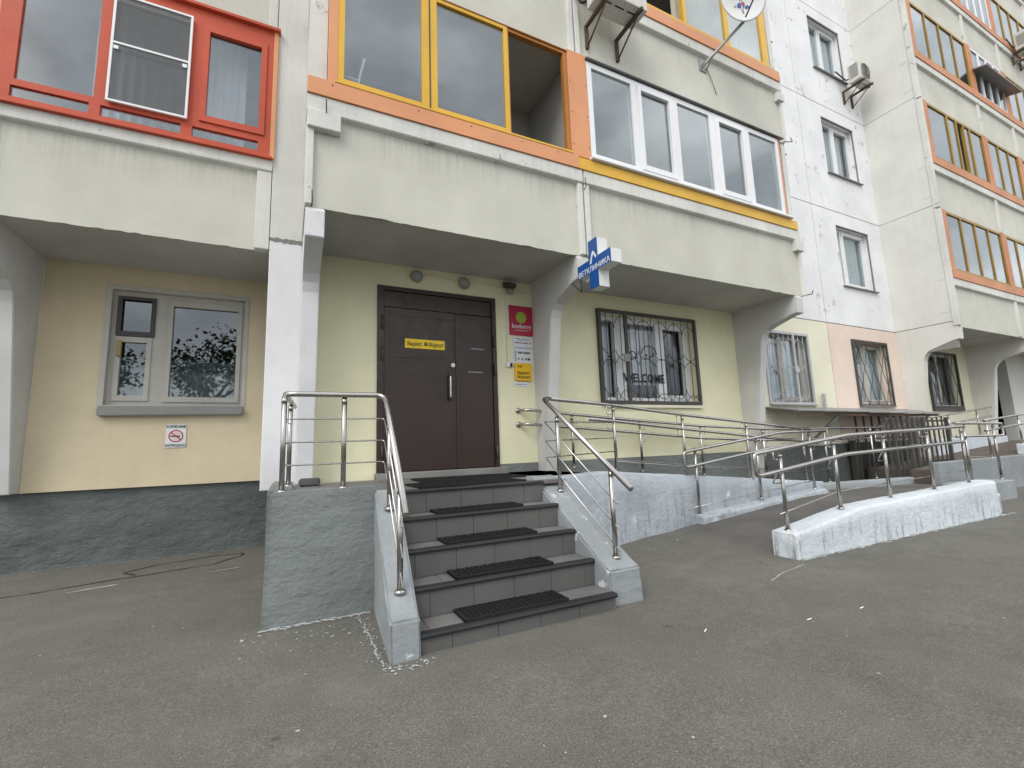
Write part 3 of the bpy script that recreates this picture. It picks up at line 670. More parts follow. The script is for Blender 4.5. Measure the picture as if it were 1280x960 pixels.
# --- the entrance door
dr = wall(DX0, DX1, DZ0-.03, DZ1, WY-.025, [(1.025, 2.49, .5, 3.165)], DOORM, .14, 'door')
bxo('transom_panel', (1.027, 2.488, WY+.0, WY+.05, 2.955, 3.163), DOORM, dr, .004)
bxo('door_leaf', (1.027, 1.972, WY-.012, WY+.04, .90, 2.948), DOORM, dr, .006)
bxo('door_leaf', (1.982, 2.488, WY-.004, WY+.04, .90, 2.948), DOORM, dr, .006)
bm = B(); grid_holes(bm, 1.09, 1.945, 2.31, 2.86, WY-.0175, WY-.0125, [(1.105, 1.93, 2.325, 2.845)]); obj('panel_moulding', bm, DOORM, dr)
bxo('meeting_strip', (1.955, 2.0, WY-.024, WY-.0125, .91, 2.94), DOORM, dr, .003)
for x, z in ((1.005, 2.66), (1.005, 2.26), (1.005, 1.05), (2.51, 2.52), (2.51, 2.12), (2.51, 1.0)):
    tbo('hinge', [(x, WY-.045, z), (x, WY-.045, z+.17)], .013, DARKM, dr, 8)
hd = tbo('handle', [(1.86, WY-.02, 1.80), (1.86, WY-.075, 1.80), (1.86, WY-.075, 2.09), (1.86, WY-.02, 2.09)], .014, STEEL, dr, 8, .02)
bxo('back_plate', (1.838, 1.882, WY-.018, WY-.0125, 1.77, 2.12), INK, hd)
bm = B(); disc(bm, (1.915, WY-.026, 2.24), .028, .014, (0, 1, 0), 16); obj('lock', bm, STEEL, dr)
for x0_, x1_, z in ((2.18, 2.37, 2.475), (2.13, 2.34, 2.155)):
    bxo('tape_trace', (x0_, x1_, WY-.0062, WY-.0042, z, z+.016), SILV, dr)
bxo('threshold', (DX0-.02, DX1+.06, WY-.17, WY+.05, .80, .893), CONC, HOUSE, .01)
STK = thing('door_sticker', (1.545, WY-.02, 2.43), 'yellow rectangular sticker with black lettering on the brown door', 'sticker')
bxo('sheet', (1.285, 1.805, WY-.0215, WY-.0185, 2.435, 2.555), STICK, STK)
text('lettering', 'Яндекс', .076, TF(1.312, WY-.0225, 2.468), INK, STK, .001, xs=.72)
text('lettering', 'Маркет', .076, TF(1.592, WY-.0225, 2.468), INK, STK, .001, xs=.72)
bm = B(); disc(bm, (1.555, WY-.0232, 2.497), .026, .001, (0, 1, 0), 16); obj('logo_dot', bm, INK, STK)
bm = B(); prism(bm, [(1.54, 2.508), (1.555, 2.487), (1.57, 2.508), (1.563, 2.508), (1.555, 2.497), (1.547, 2.508)], WY-.0245, WY-.0235, 'y'); obj('logo_mark', bm, STICK, STK)

# ------------------------------------------------------------------ signs and fittings on the wall
def print_line(x0, x1, z, h, y, ma, parent, seed, gap=.35):
    # a line of print too small to read: uneven dashes
    rr = random.Random(seed); bm = B(); x = x0
    while x < x1-.004:
        wd = rr.uniform(.35, .9)*h; xe = min(x+wd, x1)
        box(bm, x, xe, y-.0008, y, z+rr.uniform(0, .15)*h, z+h*rr.uniform(.8, 1)); x = xe+h*(gap if rr.random() > .15 else 1.2)*rr.uniform(.6, 1.2)
    return obj('print_line', bm, ma, parent)
SG = thing('pickup_point_sign', (2.95, WY, 2.72), 'square crimson sign with lime circle and white lettering beside the brown door', 'sign')
bxo('board', (2.765, 3.135, WY-.022, WY-.002, 2.722, 3.155), SIGNR, SG, .003)
bm = B(); disc(bm, (2.95, WY-.0245, 2.985), .083, .002, (0, 1, 0), 28); obj('lime_circle', bm, SIGNG, SG)
text('lettering', 'boxberry', .092, TF(2.95, WY-.0235, 2.825), PAPER, SG, .0008, 'CENTER', .88)
print_line(2.85, 3.05, 2.787, .014, WY-.0225, INKP, SG, 1)
for a in ((2.735, 2.762, WY-.004, WY-.0005, 2.69, 3.18), (3.14, 3.155, WY-.004, WY-.0005, 2.6, 3.14)): bxo('foam_bead', a, YEL3, SG)
NT = thing('opening_hours_notice', (2.965, WY, 2.33), 'white printed opening hours notice under the crimson sign', 'notice')
bxo('sheet', (2.815, 3.115, WY-.010, WY-.002, 2.322, 2.70), PAPER, NT)
text('lettering', 'РЕЖИМ РАБОТЫ', .034, TF(2.975, WY-.0115, 2.53), INKB, NT, 0, 'CENTER')
for i, (xa_, xb_p, z, h) in enumerate(((2.85, 3.09, 2.668, .014), (2.88, 3.06, 2.648, .012), (2.835, 3.105, 2.605, .020), (2.885, 3.08, 2.455, .034), (2.885, 3.085, 2.365, .034))):
    print_line(xa_, xb_p, z, h, WY-.0105, (INKB, INKB, INK, INK, INK)[i], NT, i+3)
for i in range(7): bxo('day_mark', (2.838, 2.856, WY-.012, WY-.0102, 2.348+.022*i, 2.364+.022*i), INKR if i == 0 else INKB, NT)
YS = thing('market_sign', (2.945, WY, 2.065), 'raised yellow square sign with rounded corners under the opening hours notice', 'sign')
rp_ = []
for cx, cz, a0 in ((3.045, 2.286, 0), (2.85, 2.286, 90), (2.85, 2.098, 180), (3.045, 2.098, 270)):
    rp_ += [(cx+.03*math.cos(R(a0+22.5*i)), cz+.03*math.sin(R(a0+22.5*i))) for i in range(5)]
bm = B(); prism(bm, rp_, WY-.035, WY-.002, 'y', .003); obj('plate', bm, SIGNY, YS)
text('lettering', 'Яндекс', .062, TF(2.85, WY-.037, 2.158), INK, YS, .0006, xs=.9); text('lettering', 'Маркет', .062, TF(2.85, WY-.037, 2.10), INK, YS, .0006, xs=.9)
for cx in (2.875, 2.915): tbo('logo_ring', arc((cx, 2.27), .014, 0, 350, WY-.037, 12), .0035, INK, YS, 5)
SN = thing('small_notice', (2.93, WY, 1.99), 'narrow white notice strip below the raised yellow sign', 'notice')
bxo('sheet', (2.81, 3.045, WY-.008, WY-.002, 1.99, 2.045), PAPER, SN); print_line(2.835, 3.02, 2.01, .016, WY-.0085, INKB, SN, 20)
NS = thing('no_smoking_sign', (-1.247, LWY, 1.28), 'small white no smoking sign with a struck out cigarette under the old window', 'sign')
bxo('plate', (-1.35, -1.145, LWY-.012, LWY-.002, 1.284, 1.566), PAPER, NS, .002)
text('lettering', 'КУРЕНИЕ', .046, TF(-1.247, LWY-.014, 1.523), INK, NS, .0012, 'CENTER', .95); text('lettering', 'ЗАПРЕЩЕНО', .040, TF(-1.247, LWY-.014, 1.297), INK, NS, .0008, 'CENTER', .85)
bm = B(); disc(bm, (-1.247, LWY-.0132, 1.425), .066, .0008, (0, 1, 0), 24); obj('circle_field', bm, INKP, NS)
tbo('ring', arc((-1.247, 1.425), .07, 0, 360, LWY-.014, 28), .006, INKR, NS, 5)
tbo('slash', [(-1.297, LWY-.016, 1.470), (-1.197, LWY-.016, 1.380)], .006, INKR, NS, 5)
bxo('cigarette', (-1.30, -1.205, LWY-.0155, LWY-.0142, 1.416, 1.43), INK, NS)
# cross sign
CX = 3.075
CS = thing('clinic_cross_sign', (CX, 4.40, 3.2), 'blue and white cross shaped box sign with white lettering projecting above the stairs', 'sign')
cy0, cy1, cz0, cz1 = 3.72, 4.345, 2.905, 3.485
ya, yb, za, zb = 3.95, 4.115, 3.105, 3.262
poly = [(ya, cz0), (yb, cz0), (yb, za), (cy1, za), (cy1, zb), (yb, zb), (yb, cz1), (ya, cz1), (ya, zb), (cy0, zb), (cy0, za), (ya, za)]
bm = B(); prism(bm, poly, CX, CX+.145, 'x', .003); obj('box', bm, DISHM, CS)
bm = B(); prism(bm, [(y_, z_) for y_, z_ in poly], CX-.004, CX-.0005, 'x'); obj('blue_face', bm, SIGNB, CS)
def TX(x, y, z): return Matrix.Translation((x, y, z)) @ Matrix.Rotation(R(-90), 4, 'Z') @ Matrix.Rotation(R(90), 4, 'X')
text('lettering', 'ВЕТКЛИНИКА', .088, TX(CX-.0055, (cy0+cy1)/2, 3.114), PAPER, CS, .001, 'CENTER', .98)
bm = B(); prism(bm, [(4.10, 3.205), (4.055, 3.325), (4.03, 3.35), (4.005, 3.325), (3.965, 3.26), (3.985, 3.245), (4.025, 3.305), (4.045, 3.275), (4.065, 3.205)], CX-.0062, CX-.0045, 'x'); obj('roof_mark', bm, PAPER, CS)
tbo('bracket', [(CX+.06, cy1-.005, 3.18), (CX+.09, 4.44, 3.2)], .012, DARKM, CS, 6)
tbo('bracket', [(CX+.02, cy1-.02, 3.11), (CX+.02, cy1-.02, 2.95), (CX+.08, 4.60, 3.165)], .009, DARKM, CS, 6)
tbo('sign_clamp', [(CX+.05, 4.25, 3.05), (CX+.05, 4.19, 3.07)], .012, PAPER, CS, 6)
# round lamps, floodlight, cables
for i, (x, z) in enumerate(((1.436, 3.395), (2.092, 3.385))):
    LP = thing('wall_lamp', (x, WY, z), ('round grey bulkhead lamp over the tall leaf of the brown door', 'round grey bulkhead lamp over the narrow leaf of the brown door')[i], 'lamp', 'round lamps above the door')
    bm = B(); lathe(bm, (x, WY, z), [(.08, -.001), (.082, .03), (.075, .05)], (0, -1, 0), 22); obj('base', bm, LAMPG, LP)
    bm = B(); lathe(bm, (x, WY-.05, z), [(.072, 0), (.066, .02), (.04, .035), (.005, .042)], (0, -1, 0), 22); obj('diffuser', bm, LAMPG, LP)
FL = thing('floodlight', (2.76, WY, 3.40), 'small black floodlight with sensor above the crimson sign', 'floodlight')
bxo('bracket', (2.72, 2.78, WY-.05, WY-.001, 3.40, 3.46), DARKM, FL)
bm = B(); prism(bm, [(5.60, 3.47), (5.50, 3.44), (5.50, 3.38), (5.59, 3.38)], 2.66, 2.83, 'x', .006); obj('housing', bm, DARKM, FL)
bm = B(); box(bm, 2.73, 2.82, WY-.10, WY-.03, 3.31, 3.375, .015); obj('sensor', bm, LAMPG, FL)
JB = thing('junction_box', (2.74, WY, 2.25), 'small white junction box on the wall left of the yellow sign', 'junction box')
bxo('box', (2.695, 2.745, WY-.035, WY-.001, 2.255, 2.318), PVC, JB, .005); bxo('button', (2.75, 2.785, WY-.03, WY-.001, 2.258, 2.312), INK, JB, .004)
tag(tbo('wall_cable', [(2.715, WY-.006, 2.32), (2.712, WY-.006, 3.3), (2.73, WY-.02, 3.36)], .006, PVC, None, 6), 'thin vertical cable dropping from the floodlight to the junction box', 'cable')
tag(tbo('wall_cable', [(1.5, WY-.006, 3.44), (2.1, WY-.006, 3.415), (2.7, WY-.006, 3.40), (3.12, WY-.006, 3.36)], .006, YEL, None, 6), 'thin painted cable running between the round lamps under the soffit', 'cable')
# satellite dish
SD = thing('satellite_dish', (5.78, FY, 7.09), 'white satellite dish on a grey pipe arm bolted to the upper parapet', 'satellite dish')
base = Vector((5.78, 4.44, 7.09)); el = Vector((6.07, 3.88, 7.47))
bxo('wall_plate', (5.70, 5.85, FY+.028, FY+.045, 6.98, 7.18), ZINC, SD); 
tbo('arm', [base, base+Vector((.03, -.06, .03)), el], .024, ZINC, SD, 10)
tbo('brace', [(5.72, FY+.04, 7.0), base+Vector((.08, -.14, .1))], .012, ZINC, SD, 6); tbo('brace', [(5.84, FY+.04, 7.0), base+Vector((.08, -.14, .1))], .012, ZINC, SD, 6)
dn = Vector((-.25, -.72, -.15)).normalized(); dc = Vector((5.98, 3.79, 7.78))
bm = B(); lathe(bm, dc, [(.01, -.075), (.12, -.068), (.24, -.042), (.34, -.008), (.375, .006), (.375, .016), (.34, .002), (.24, -.032), (.12, -.058), (.01, -.065)], dn, 32); obj('reflector', bm, DISHM, SD)
tbo('feed_arm', [dc+Vector((0, 0, -.36)), dc+dn*.38+Vector((0, 0, -.12))], .012, DARKM, SD, 6)
bm = B(); lathe(bm, dc+dn*.38+Vector((0, 0, -.1)), [(.02, 0), (.03, .03), (.03, .1), (.015, .12)], -dn, 12); obj('receiver', bm, LAMPG, SD)
tbo('mount', [el, dc-dn*.08], .03, ZINC, SD, 8)
side = dn.cross(Vector((0, 0, 1))).normalized(); dup = side.cross(dn).normalized()
for (a, b, r_, ma_) in ((-.10, -.12, .05, INKB), (-.03, -.08, .045, INKR), (.03, -.10, .05, INKB), (.10, -.13, .03, LAMPG)):
    bm = B(); disc(bm, dc+side*a+dup*b-dn*.048, r_*.7, .003, dn, 10); obj('printed_mark', bm, ma_, SD)
tag(tbo('dangling_cable', [(5.86, FY+.02, 7.02), (5.93, FY+.015, 6.85), (6.04, FY+.035, 6.66)], .005, INK, None, 5), 'short black cable dangling below the satellite dish arm', 'cable')
# air conditioners
def aircon(x0, x1, y0, y1, z0, z1, label, wall_y, fan_side='front'):
    A = thing('air_conditioner', ((x0+x1)/2, y1, z0), label, 'air conditioner', 'air conditioner outdoor units')
    bxo('casing', (x0, x1, y0, y1, z0, z1), ACW, A, .012)
    bm = B(); cx, cz = x0+(x1-x0)*.42, (z0+z1)/2; lathe(bm, (cx, y0-.001, cz), [(.23, 0), (.23, .012), (.21, .014), (.21, .002)], (0, -1, 0), 28); gg = obj('fan_grille', bm, ACW, A)
    bm = B(); disc(bm, (cx, y0-.003, cz), .208, .002, (0, -1, 0), 28); obj('fan_opening', bm, INK, A)
    for k in range(4): tbo('guard_ring', arc((cx, cz), .05+.045*k, 0, 360, y0-.016, 20), .004, ACW, gg, 5)
    for i in range(6): bxo('vent_slot', (x0-.003, x0+.001, y0+.04, y1-.05, z0+.10+.06*i, z0+.125+.06*i), INK, A)
    for i in range(3): bxo('vent_slot', (x0+.1+.2*i, x0+.25+.2*i, y0+.10, y0+.12, z0-.002, z0+.002), INK, A)
    for x in (x0+.12, x1-.12):
        br = bxo('bracket', (x-.02, x+.02, y0-.03, wall_y, z0-.045, z0-.004), RUST, A)
        bxo('bracket_leg', (x-.02, x+.02, wall_y-.04, wall_y, z0-.36, z0-.046), RUST, br)
        tbo('brace', [(x, y0+.05, z0-.045), (x, wall_y-.02, z0-.34)], .012, RUST, br, 6)
    tbo('pipe', [(x0+.02, y1, z0+.15), (x0-.06, y1+.03, z0+.1), (x0-.08, wall_y-.01, z0+.5)], .016, BLACK, A, 8, .05)
    return A
aircon(3.38, 4.14, 3.93, 4.24, 6.84, 7.42, 'stained air conditioner unit on rusty brackets above the white framed balcony windows', FY+.045)
aircon(12.36, 12.96, 5.16, 5.42, 9.86, 10.32, 'air conditioner unit beside the upper window of the white wall', WY)
aircon(20.1, 20.9, RW-.45, RW-.12, 12.9, 13.45, 'air conditioner unit on the far orange trimmed balcony stack', RW+.02)

# ------------------------------------------------------------------ entrance stairs
ST = thing('entrance_stairs', (1.45, 3.2, 0), 'grey tiled entrance stairs of five steps between sloping concrete side walls', 'stairs')
NY = [2.76, 3.01, 3.255, 3.50, 3.745]
NZ = [.095, .279, .463, .647, .83]
def xl(y): return .80-(3.8-y)*.075
SXR = 2.125
rnd = random.Random(5)
for k in range(5):
    y0, z1 = NY[k], NZ[k]; z0 = NZ[k-1] if k else -.05
    y1 = NY[k+1]+.03 if k < 4 else 3.95
    if k < 4: sb = bxo('step', (.66, SXR+.002, y0+.012, y1, -.05 if k == 0 else z0-.1, z1-.010), GROUT, ST)
    else: sb = bxo('step', (.66, SXR+.002, y0+.012, 3.95, z0-.1, z1-.010), GROUT, ST)
    # riser tiles
    x = xl(y0)-.03; off = rnd.uniform(.08, .3); first = True
    while x < SXR-.01:
        wdt = off if first else .30; first = False
        xe = min(x+wdt, SXR+.005)
        if xe-x > .03: bxo('riser_tile', (x+.0015, xe-.0015, y0+.001+rnd.uniform(0, .001), y0+.013, z0+.002, z1-.012), TILE, sb, .0012)
        x = xe
    x = xl(y0)-.04; off = rnd.uniform(.1, .3); first = True
    while x < SXR-.01 and k < 4:
        wdt = off if first else .30; first = False
        xe = min(x+wdt, SXR+.005)
        if xe-x > .03: bxo('tread_tile', (x+.0015, xe-.0015, y0+.03, y1-.017, z1-.012, z1-.001+rnd.uniform(0, .001)), TILEL, sb, .0012)
        x = xe
    bm = B(); prism(bm, [(y0-.012, z1-.024), (y0-.016, z1-.010), (y0-.010, z1+.003), (y0+.045, z1+.004), (y0+.045, z1-.004), (y0+.001, z1-.006), (y0+.0005, z1-.024)], xl(y0)-.02, SXR+.003, 'x'); obj('nosing', bm, NOSE, sb)
# platform
pf = bxo('platform', (-.08, 2.36, 3.9, WY-.02, -.05, .812), CONC, ST)
rnd = random.Random(8)
for i in range(11):
    for j in range(6):
        x = -.02+i*.302; y = 3.775+j*.302
        if y > 5.5 or (x < .85 and y < 4.0) or x > 2.1: continue
        bxo('floor_tile', (x+.002, x+.299, y+.002, min(y+.299, 5.48), .80, .829+rnd.uniform(0, .0015)), TILEL, pf, .0012)
bm = B(); prism(bm, [(-.135, -.06), (.655, -.06), (.655, .885), (-.105, .885)], 3.70, 3.93, 'y', .018); obj('platform_front_wall', bm, GREYP, ST)
bm = B(); prism(bm, [(3.932, -.06), (LFY+1.2, -.06), (LFY+1.2, .80), (5.3, .80), (5.3, .885), (3.932, .885)], -.133, .055, 'x', .014); obj('platform_side_wall', bm, GREYP, ST)
def side_wall(prof, xf, wd, ma, name):
    bm = B(); A = []; C = []
    for y, z in prof:
        A.append(bm.verts.new((xf(y)-wd/2, y, z))); C.append(bm.verts.new((xf(y)+wd/2, y, z)))
    fs = [bm.faces.new(A), bm.faces.new(C[::-1])]
    for i in range(len(prof)): fs.append(bm.faces.new((A[i], C[i], C[(i+1) % len(prof)], A[(i+1) % len(prof)])))
    bmesh.ops.recalc_face_normals(bm, faces=fs)
    bmesh.ops.bevel(bm, geom=[ed for ed in bm.edges if ed.calc_face_angle(0) > .4], offset=.014, segments=2, affect='EDGES')
    bmesh.ops.subdivide_edges(bm, edges=[ed for ed in bm.edges if ed.calc_length() > .25], cuts=3, use_grid_fill=True)
    rr = random.Random(len(prof)*7)
    for v in bm.verts:
        if v.co.z > 0: v.co += Vector((rr.uniform(-.003, .003), rr.uniform(-.003, .003), rr.uniform(-.003, .003)))
    return obj(name, bm, ma, ST)
side_wall([(3.71, -.06), (3.71, .86), (3.60, .80), (2.94, .285), (2.81, .215), (2.735, .195), (2.715, -.06)], lambda y: .705-(3.8-y)*.075, .175, GREYB, 'side_wall')
side_wall([(4.08, -.06), (4.08, .86), (3.95, .845), (3.72, .735), (2.92, .265), (2.83, .225), (2.81, -.06)], lambda y: 2.272+.01*(3.3-y), .295, GREYB, 'side_wall')

bm = B(); prism(bm, [(.10, 5.02), (.29, 5.0), (.31, 5.2), (.12, 5.24)], .836, .905, 'z', .012); tag(obj('paving_block', bm, mat('dark_stone', (.09, .09, .092), .85, .2)), 'dark broken stone block lying on the platform behind the railing', 'stone')
# rubber mats
def mat_mesh(wx_, wy_, th=.018):
    bm = B(); box(bm, -wx_/2, wx_/2, -wy_/2, wy_/2, 0, th*.45)
    nx_, ny_ = int(wx_/.034), max(3, int(wy_/.034)); dx, dy = wx_/nx_, wy_/ny_
    for i in range(nx_):
        for j in range(ny_):
            cx = -wx_/2+dx*(i+.5); cy = -wy_/2+dy*(j+.5); o = dx*.25 if (i+j) % 2 else -dx*.25
            if (i+j) % 2: box(bm, cx-dx*.46, cx+dx*.46, cy-dy*.16, cy+dy*.16, th*.4, th)
            else: box(bm, cx-dx*.16, cx+dx*.16, cy-dy*.46, cy+dy*.46, th*.4, th)
    for a in ((-wx_/2, wx_/2, -wy_/2, -wy_/2+.012), (-wx_/2, wx_/2, wy_/2-.012, wy_/2), (-wx_/2, -wx_/2+.012, -wy_/2, wy_/2), (wx_/2-.012, wx_/2, -wy_/2, wy_/2)):
        box(bm, *a, 0, th*1.02)
    me = bpy.data.meshes.new('rubber_mat'); bm.to_mesh(me); bm.free(); me.materials.append(BLACK); return me
MM = mat_mesh(.75, .235)
ords = ['lowest step, nearest the asphalt', 'second step up from the asphalt', 'third step up from the asphalt', 'fourth step up, just below the platform']
for k, (x, dy_) in enumerate(((1.395, .0), (1.43, 0.), (1.44, 0.0), (1.45, 0.0))):
    o = obj('rubber_mat', MM, None); o.location = (x-.02, NY[k]+.145, NZ[k]+.0045); o.rotation_euler.z = R((.5, -.8, .6, -.4)[k])
    tag(o, 'black honeycomb rubber mat on the '+ords[k], 'mat', 'rubber mats on the stairs')
o = obj('door_mat', mat_mesh(1.02, .50, .014), None); o.location = (1.50, 4.10, .831); o.rotation_euler.z = R(1.5)
tag(o, 'black rubber mat on the platform at the top of the stairs', 'mat', 'rubber mats at the door')
o = obj('door_mat', mat_mesh(1.1, .62, .014), None); o.location = (1.75, 4.72, .8315); o.rotation_euler.z = R(-2)
tag(o, 'large black rubber mat in front of the door threshold', 'mat', 'rubber mats at the door')

# ------------------------------------------------------------------ railings
RR = .021
def railing(name, label, loc, tops, posts, bars=(), bend=.08, extra=(), post_r=.019, group=None, bar_r=.006, bar_bend=.03):
    T = thing(name, loc, label, 'railing', group)
    for t in tops: tbo('handrail', t, RR, STEEL, T, 14, bend)
    for p in posts:
        po = tbo('post', p, post_r, STEEL, T, 12)
        b_ = Vector(p[0]); bm = B(); lathe(bm, b_+Vector((0, 0, -.012)), [(.036, 0), (.036, .014), (.028, .022), (.0215, .024)], (0, 0, 1), 16); obj('base_flange', bm, STEEL, po)
        t_ = Vector(p[1]); bm = B(); lathe(bm, t_+Vector((0, 0, -.05)), [(.0215, 0), (.0215, .03), (.012, .035), (.012, .06)], (0, 0, 1), 12); obj('post_cap', bm, STEEL, po)
    for b_ in bars: tbo('bar', b_, bar_r, STEEL, T, 8, bar_bend)
    for b_ in extra: tbo('bracket', b_, .006, STEEL, T, 6, .012)
    return T
# left of the stairs
cz_ = 1.605
LC = (-.035, 3.81); 
xr = lambda y: .705-(3.8-y)*.075
lefttop = [(.045, 4.85, cz_), (LC[0], LC[1], cz_), (xr(3.79), 3.79, cz_), (xr(2.72), 2.72, .78)]
lp = [[(LC[0], LC[1], .885), (LC[0], LC[1], cz_-.02)], [(.39, 3.81, .885), (.39, 3.81, cz_-.02)], [(.01, 4.45, .885), (.01, 4.45, cz_-.02)],
      [(xr(3.5), 3.50, .735), (xr(3.5), 3.5, 1.36)], [(xr(2.94), 2.95, .30), (xr(2.94), 2.95, .935)]]
lb = []
for dz in (.19, .365, .535):
    lb.append([(.01, 4.45, cz_-dz), (LC[0], LC[1], cz_-dz), (xr(3.74), 3.80, cz_-dz), (xr(2.85), 2.85, .88-dz)])
railing('stair_railing', 'stainless steel railing round the platform corner and down the stairs on the grey block', (.3, 3.8, .885), [lefttop], lp, lb, .09)
# right of the stairs and the ramp's street side
xR = 2.295
O = [(xR, 3.965, 1.62), (3.687, 4.72, 1.634)]
rp = [[(xR, 3.72, .735), (xR, 3.72, 1.42)], [(xR, 2.955, .285), (xR, 2.955, .945)]]
rb = []
for dz in (.21, .40, .565):
    rb.append([(3.687, 4.62, 1.62-dz+.0), (xR-.005, 3.955, 1.60-dz), (xR, 2.90, .90-dz)])
railing('stair_railing', 'stainless steel railing sloping down the stair side wall that joins the ramp', (xR, 3.3, .6), [[(xR+.12, 4.03, 1.628), (xR, 3.965, 1.62), (xR, 2.725, .81)]], rp, rb, .05)
def RY(x):  # plan line of the ramp's outer wall
    P_ = [(2.4, 4.03), (2.95, 4.22), (3.4, 4.36), (3.95, 4.53), (4.97, 4.73), (6, 4.76), (9, 4.76)]
    for (a, b), (c, d) in zip(P_, P_[1:]):
        if x <= c: return b+(d-b)*(x-a)/(c-a)
    return 4.76
def RZ(x): return 1.634-(x-3.687)*.085   # top rail height
outer = [(xR+.12, 4.03, 1.628), (3.687, 4.62, 1.634), (5.0, 4.75, RZ(5.0)), (6.34, 4.76, RZ(6.34)), (8.34, 4.76, 1.243)]
outer2 = [(3.1, 4.36, 1.44), (3.687, 4.62, 1.432), (5.0, 4.75, RZ(5.0)-.20), (6.34, 4.76, RZ(6.34)-.205), (8.1, 4.76, 1.045)]
op_ = [[(3.687, 4.62, .80), (3.687, 4.62, 1.61)], [(5.0, 4.75, .674), (5, 4.75, RZ(5)-.02)], [(6.34, 4.76, .56), (6.34, 4.76, RZ(6.34)-.02)], [(7.7, 4.76, .44), (7.7, 4.76, 1.28)]]
br_ = []
for x in (3.687, 5.0, 6.34, 7.7):
    y = 4.62 if x < 4 else 4.755
    br_.append([(x-.015, y+.0, RZ(x)-.12), (x-.09, y+.01, RZ(x)-.12), (x-.09, y+.01, RZ(x)-.0)])
    br_.append([(x-.015, y+.0, RZ(x)-.30), (x-.09, y+.01, RZ(x)-.30), (x-.09, y+.01, RZ(x)-.20)])
railing('ramp_railing', 'double stainless handrail along the street side of the upper ramp', (5, 4.75, .67), [outer, outer2], op_, [[(3.7, 4.62, .93), (5, 4.75, .80), (7.7, 4.76, .57)]], .06, br_)
wl1 = [(2.86, WY-.01, 1.648), (2.90, 5.56, 1.648), (2.98, 5.50, 1.645), (3.64, 5.5, 1.585), (4.885, 5.5, 1.488), (6.135, 5.46, 1.39), (7.4, 5.25, 1.315), (12.6, 4.78, 1.27)]
wl2 = [(2.86, WY-.01, 1.454), (2.90, 5.56, 1.454), (2.98, 5.50, 1.45), (4.885, 5.5, 1.30), (6.135, 5.46, 1.19), (7.4, 5.25, 1.12), (11.9, 4.85, 1.07)]
wp = [[(3.64, 5.5, .84), (3.64, 5.5, 1.565)], [(4.885, 5.5, .72), (4.885, 5.5, 1.47)], [(6.135, 5.46, .60), (6.135, 5.46, 1.37)], [(7.4, 5.25, .42), (7.4, 5.25, 1.29)], [(8.9, 5.10, .33), (8.9, 5.10, 1.28)], [(10.2, 4.98, .33), (10.2, 4.98, 1.27)]]
wb_ = []
for x, y, z in ((3.64, 5.5, 1.585), (4.885, 5.5, 1.488), (6.135, 5.46, 1.39), (7.4, 5.25, 1.315), (8.9, 5.1, 1.30)):
    wb_.append([(x+.015, y-.0, z-.13), (x+.09, y-.01, z-.13), (x+.09, y-.01, z-.0)]); wb_.append([(x+.015, y, z-.32), (x+.09, y-.01, z-.32), (x+.09, y-.01, z-.2)])
WR = railing('ramp_railing', 'double stainless handrail along the building wall fixed beside the door signs', (4.9, 5.5, .75), [wl1, wl2], wp, [[(3.64, 5.5, .98), (6.135, 5.46, .74), (8.9, 5.1, .50)]], .05, wb_)
for z in (1.648, 1.454):
    bm = B(); lathe(bm, (2.86, WY-.001, z), [(.042, 0), (.042, .012), (.03, .018), (.022, .02)], (0, -1, 0), 16); obj('wall_flange', bm, STEEL, WR)
# lower ramp, back and front railings with looped ends
yb_ = 4.63
btop = [(6.9, yb_, 1.03), (4.93, yb_, .80), (4.86, yb_, .80), (4.84, yb_, .90), (4.84, yb_, .995), (4.92, yb_, 1.005), (6.96, yb_, 1.235), (8.14, yb_, 1.245)]
bt2 = [(8.09, yb_, 1.0), (6.95, yb_, 1.03), (4.93, yb_, .80), (4.85, yb_, .80), (4.85, yb_, 1.0), (4.93, yb_, 1.01), (6.96, yb_, 1.235), (8.14, yb_, 1.245)]
bp_ = [[(5.09, yb_+.03, .15), (5.09, yb_+.03, 1.05)], [(6.385, yb_+.03, .27), (6.385, yb_+.03, 1.155)], [(7.71, yb_+.03, .32), (7.71, yb_+.03, 1.225)]]
be = []
for x, z in ((5.09, 1.02), (6.385, 1.165), (7.71, 1.24)):
    be.append([(x+.01, yb_+.02, z-.10), (x+.08, yb_+.02, z-.10), (x+.08, yb_, z)]); be.append([(x+.01, yb_+.02, z-.30), (x+.08, yb_+.02, z-.30), (x+.08, yb_, z-.21)])
railing('ramp_railing', 'looped double stainless handrail on the low kerb at the back of the lower ramp', (6.4, yb_, .25), [bt2], bp_, [[(4.98, yb_+.03, .25), (7.75, yb_+.03, .45)]], .10, be)
yf_ = 3.0
ft = [(8.46, yf_, 1.015), (5.60, yf_, .945), (4.16, yf_, .795), (4.07, yf_, .795), (4.06, yf_, 1.0), (4.15, yf_, 1.01), (5.67, yf_, 1.155), (8.45, yf_, 1.222)]
fp = [[(4.495, yf_+.03, .24), (4.495, yf_+.03, 1.0)], [(5.43, yf_+.03, .37), (5.43, yf_+.03, 1.105)], [(6.45, yf_+.03, .39), (6.45, yf_+.03, 1.15)], [(7.51, yf_+.03, .42), (7.51, yf_+.03, 1.18)], [(8.49, yf_+.03, .44), (8.49, yf_+.03, 1.19)]]
fe = []
for x, z in ((4.495, 1.03), (5.43, 1.13), (6.45, 1.17), (7.51, 1.2)):
    fe.append([(x, yf_+.04, z-.10), (x, yf_+.10, z-.10), (x, yf_+.10, z)]); fe.append([(x, yf_+.04, z-.33), (x-.12, yf_+.05, z-.33), (x-.12, yf_, z-.22)])
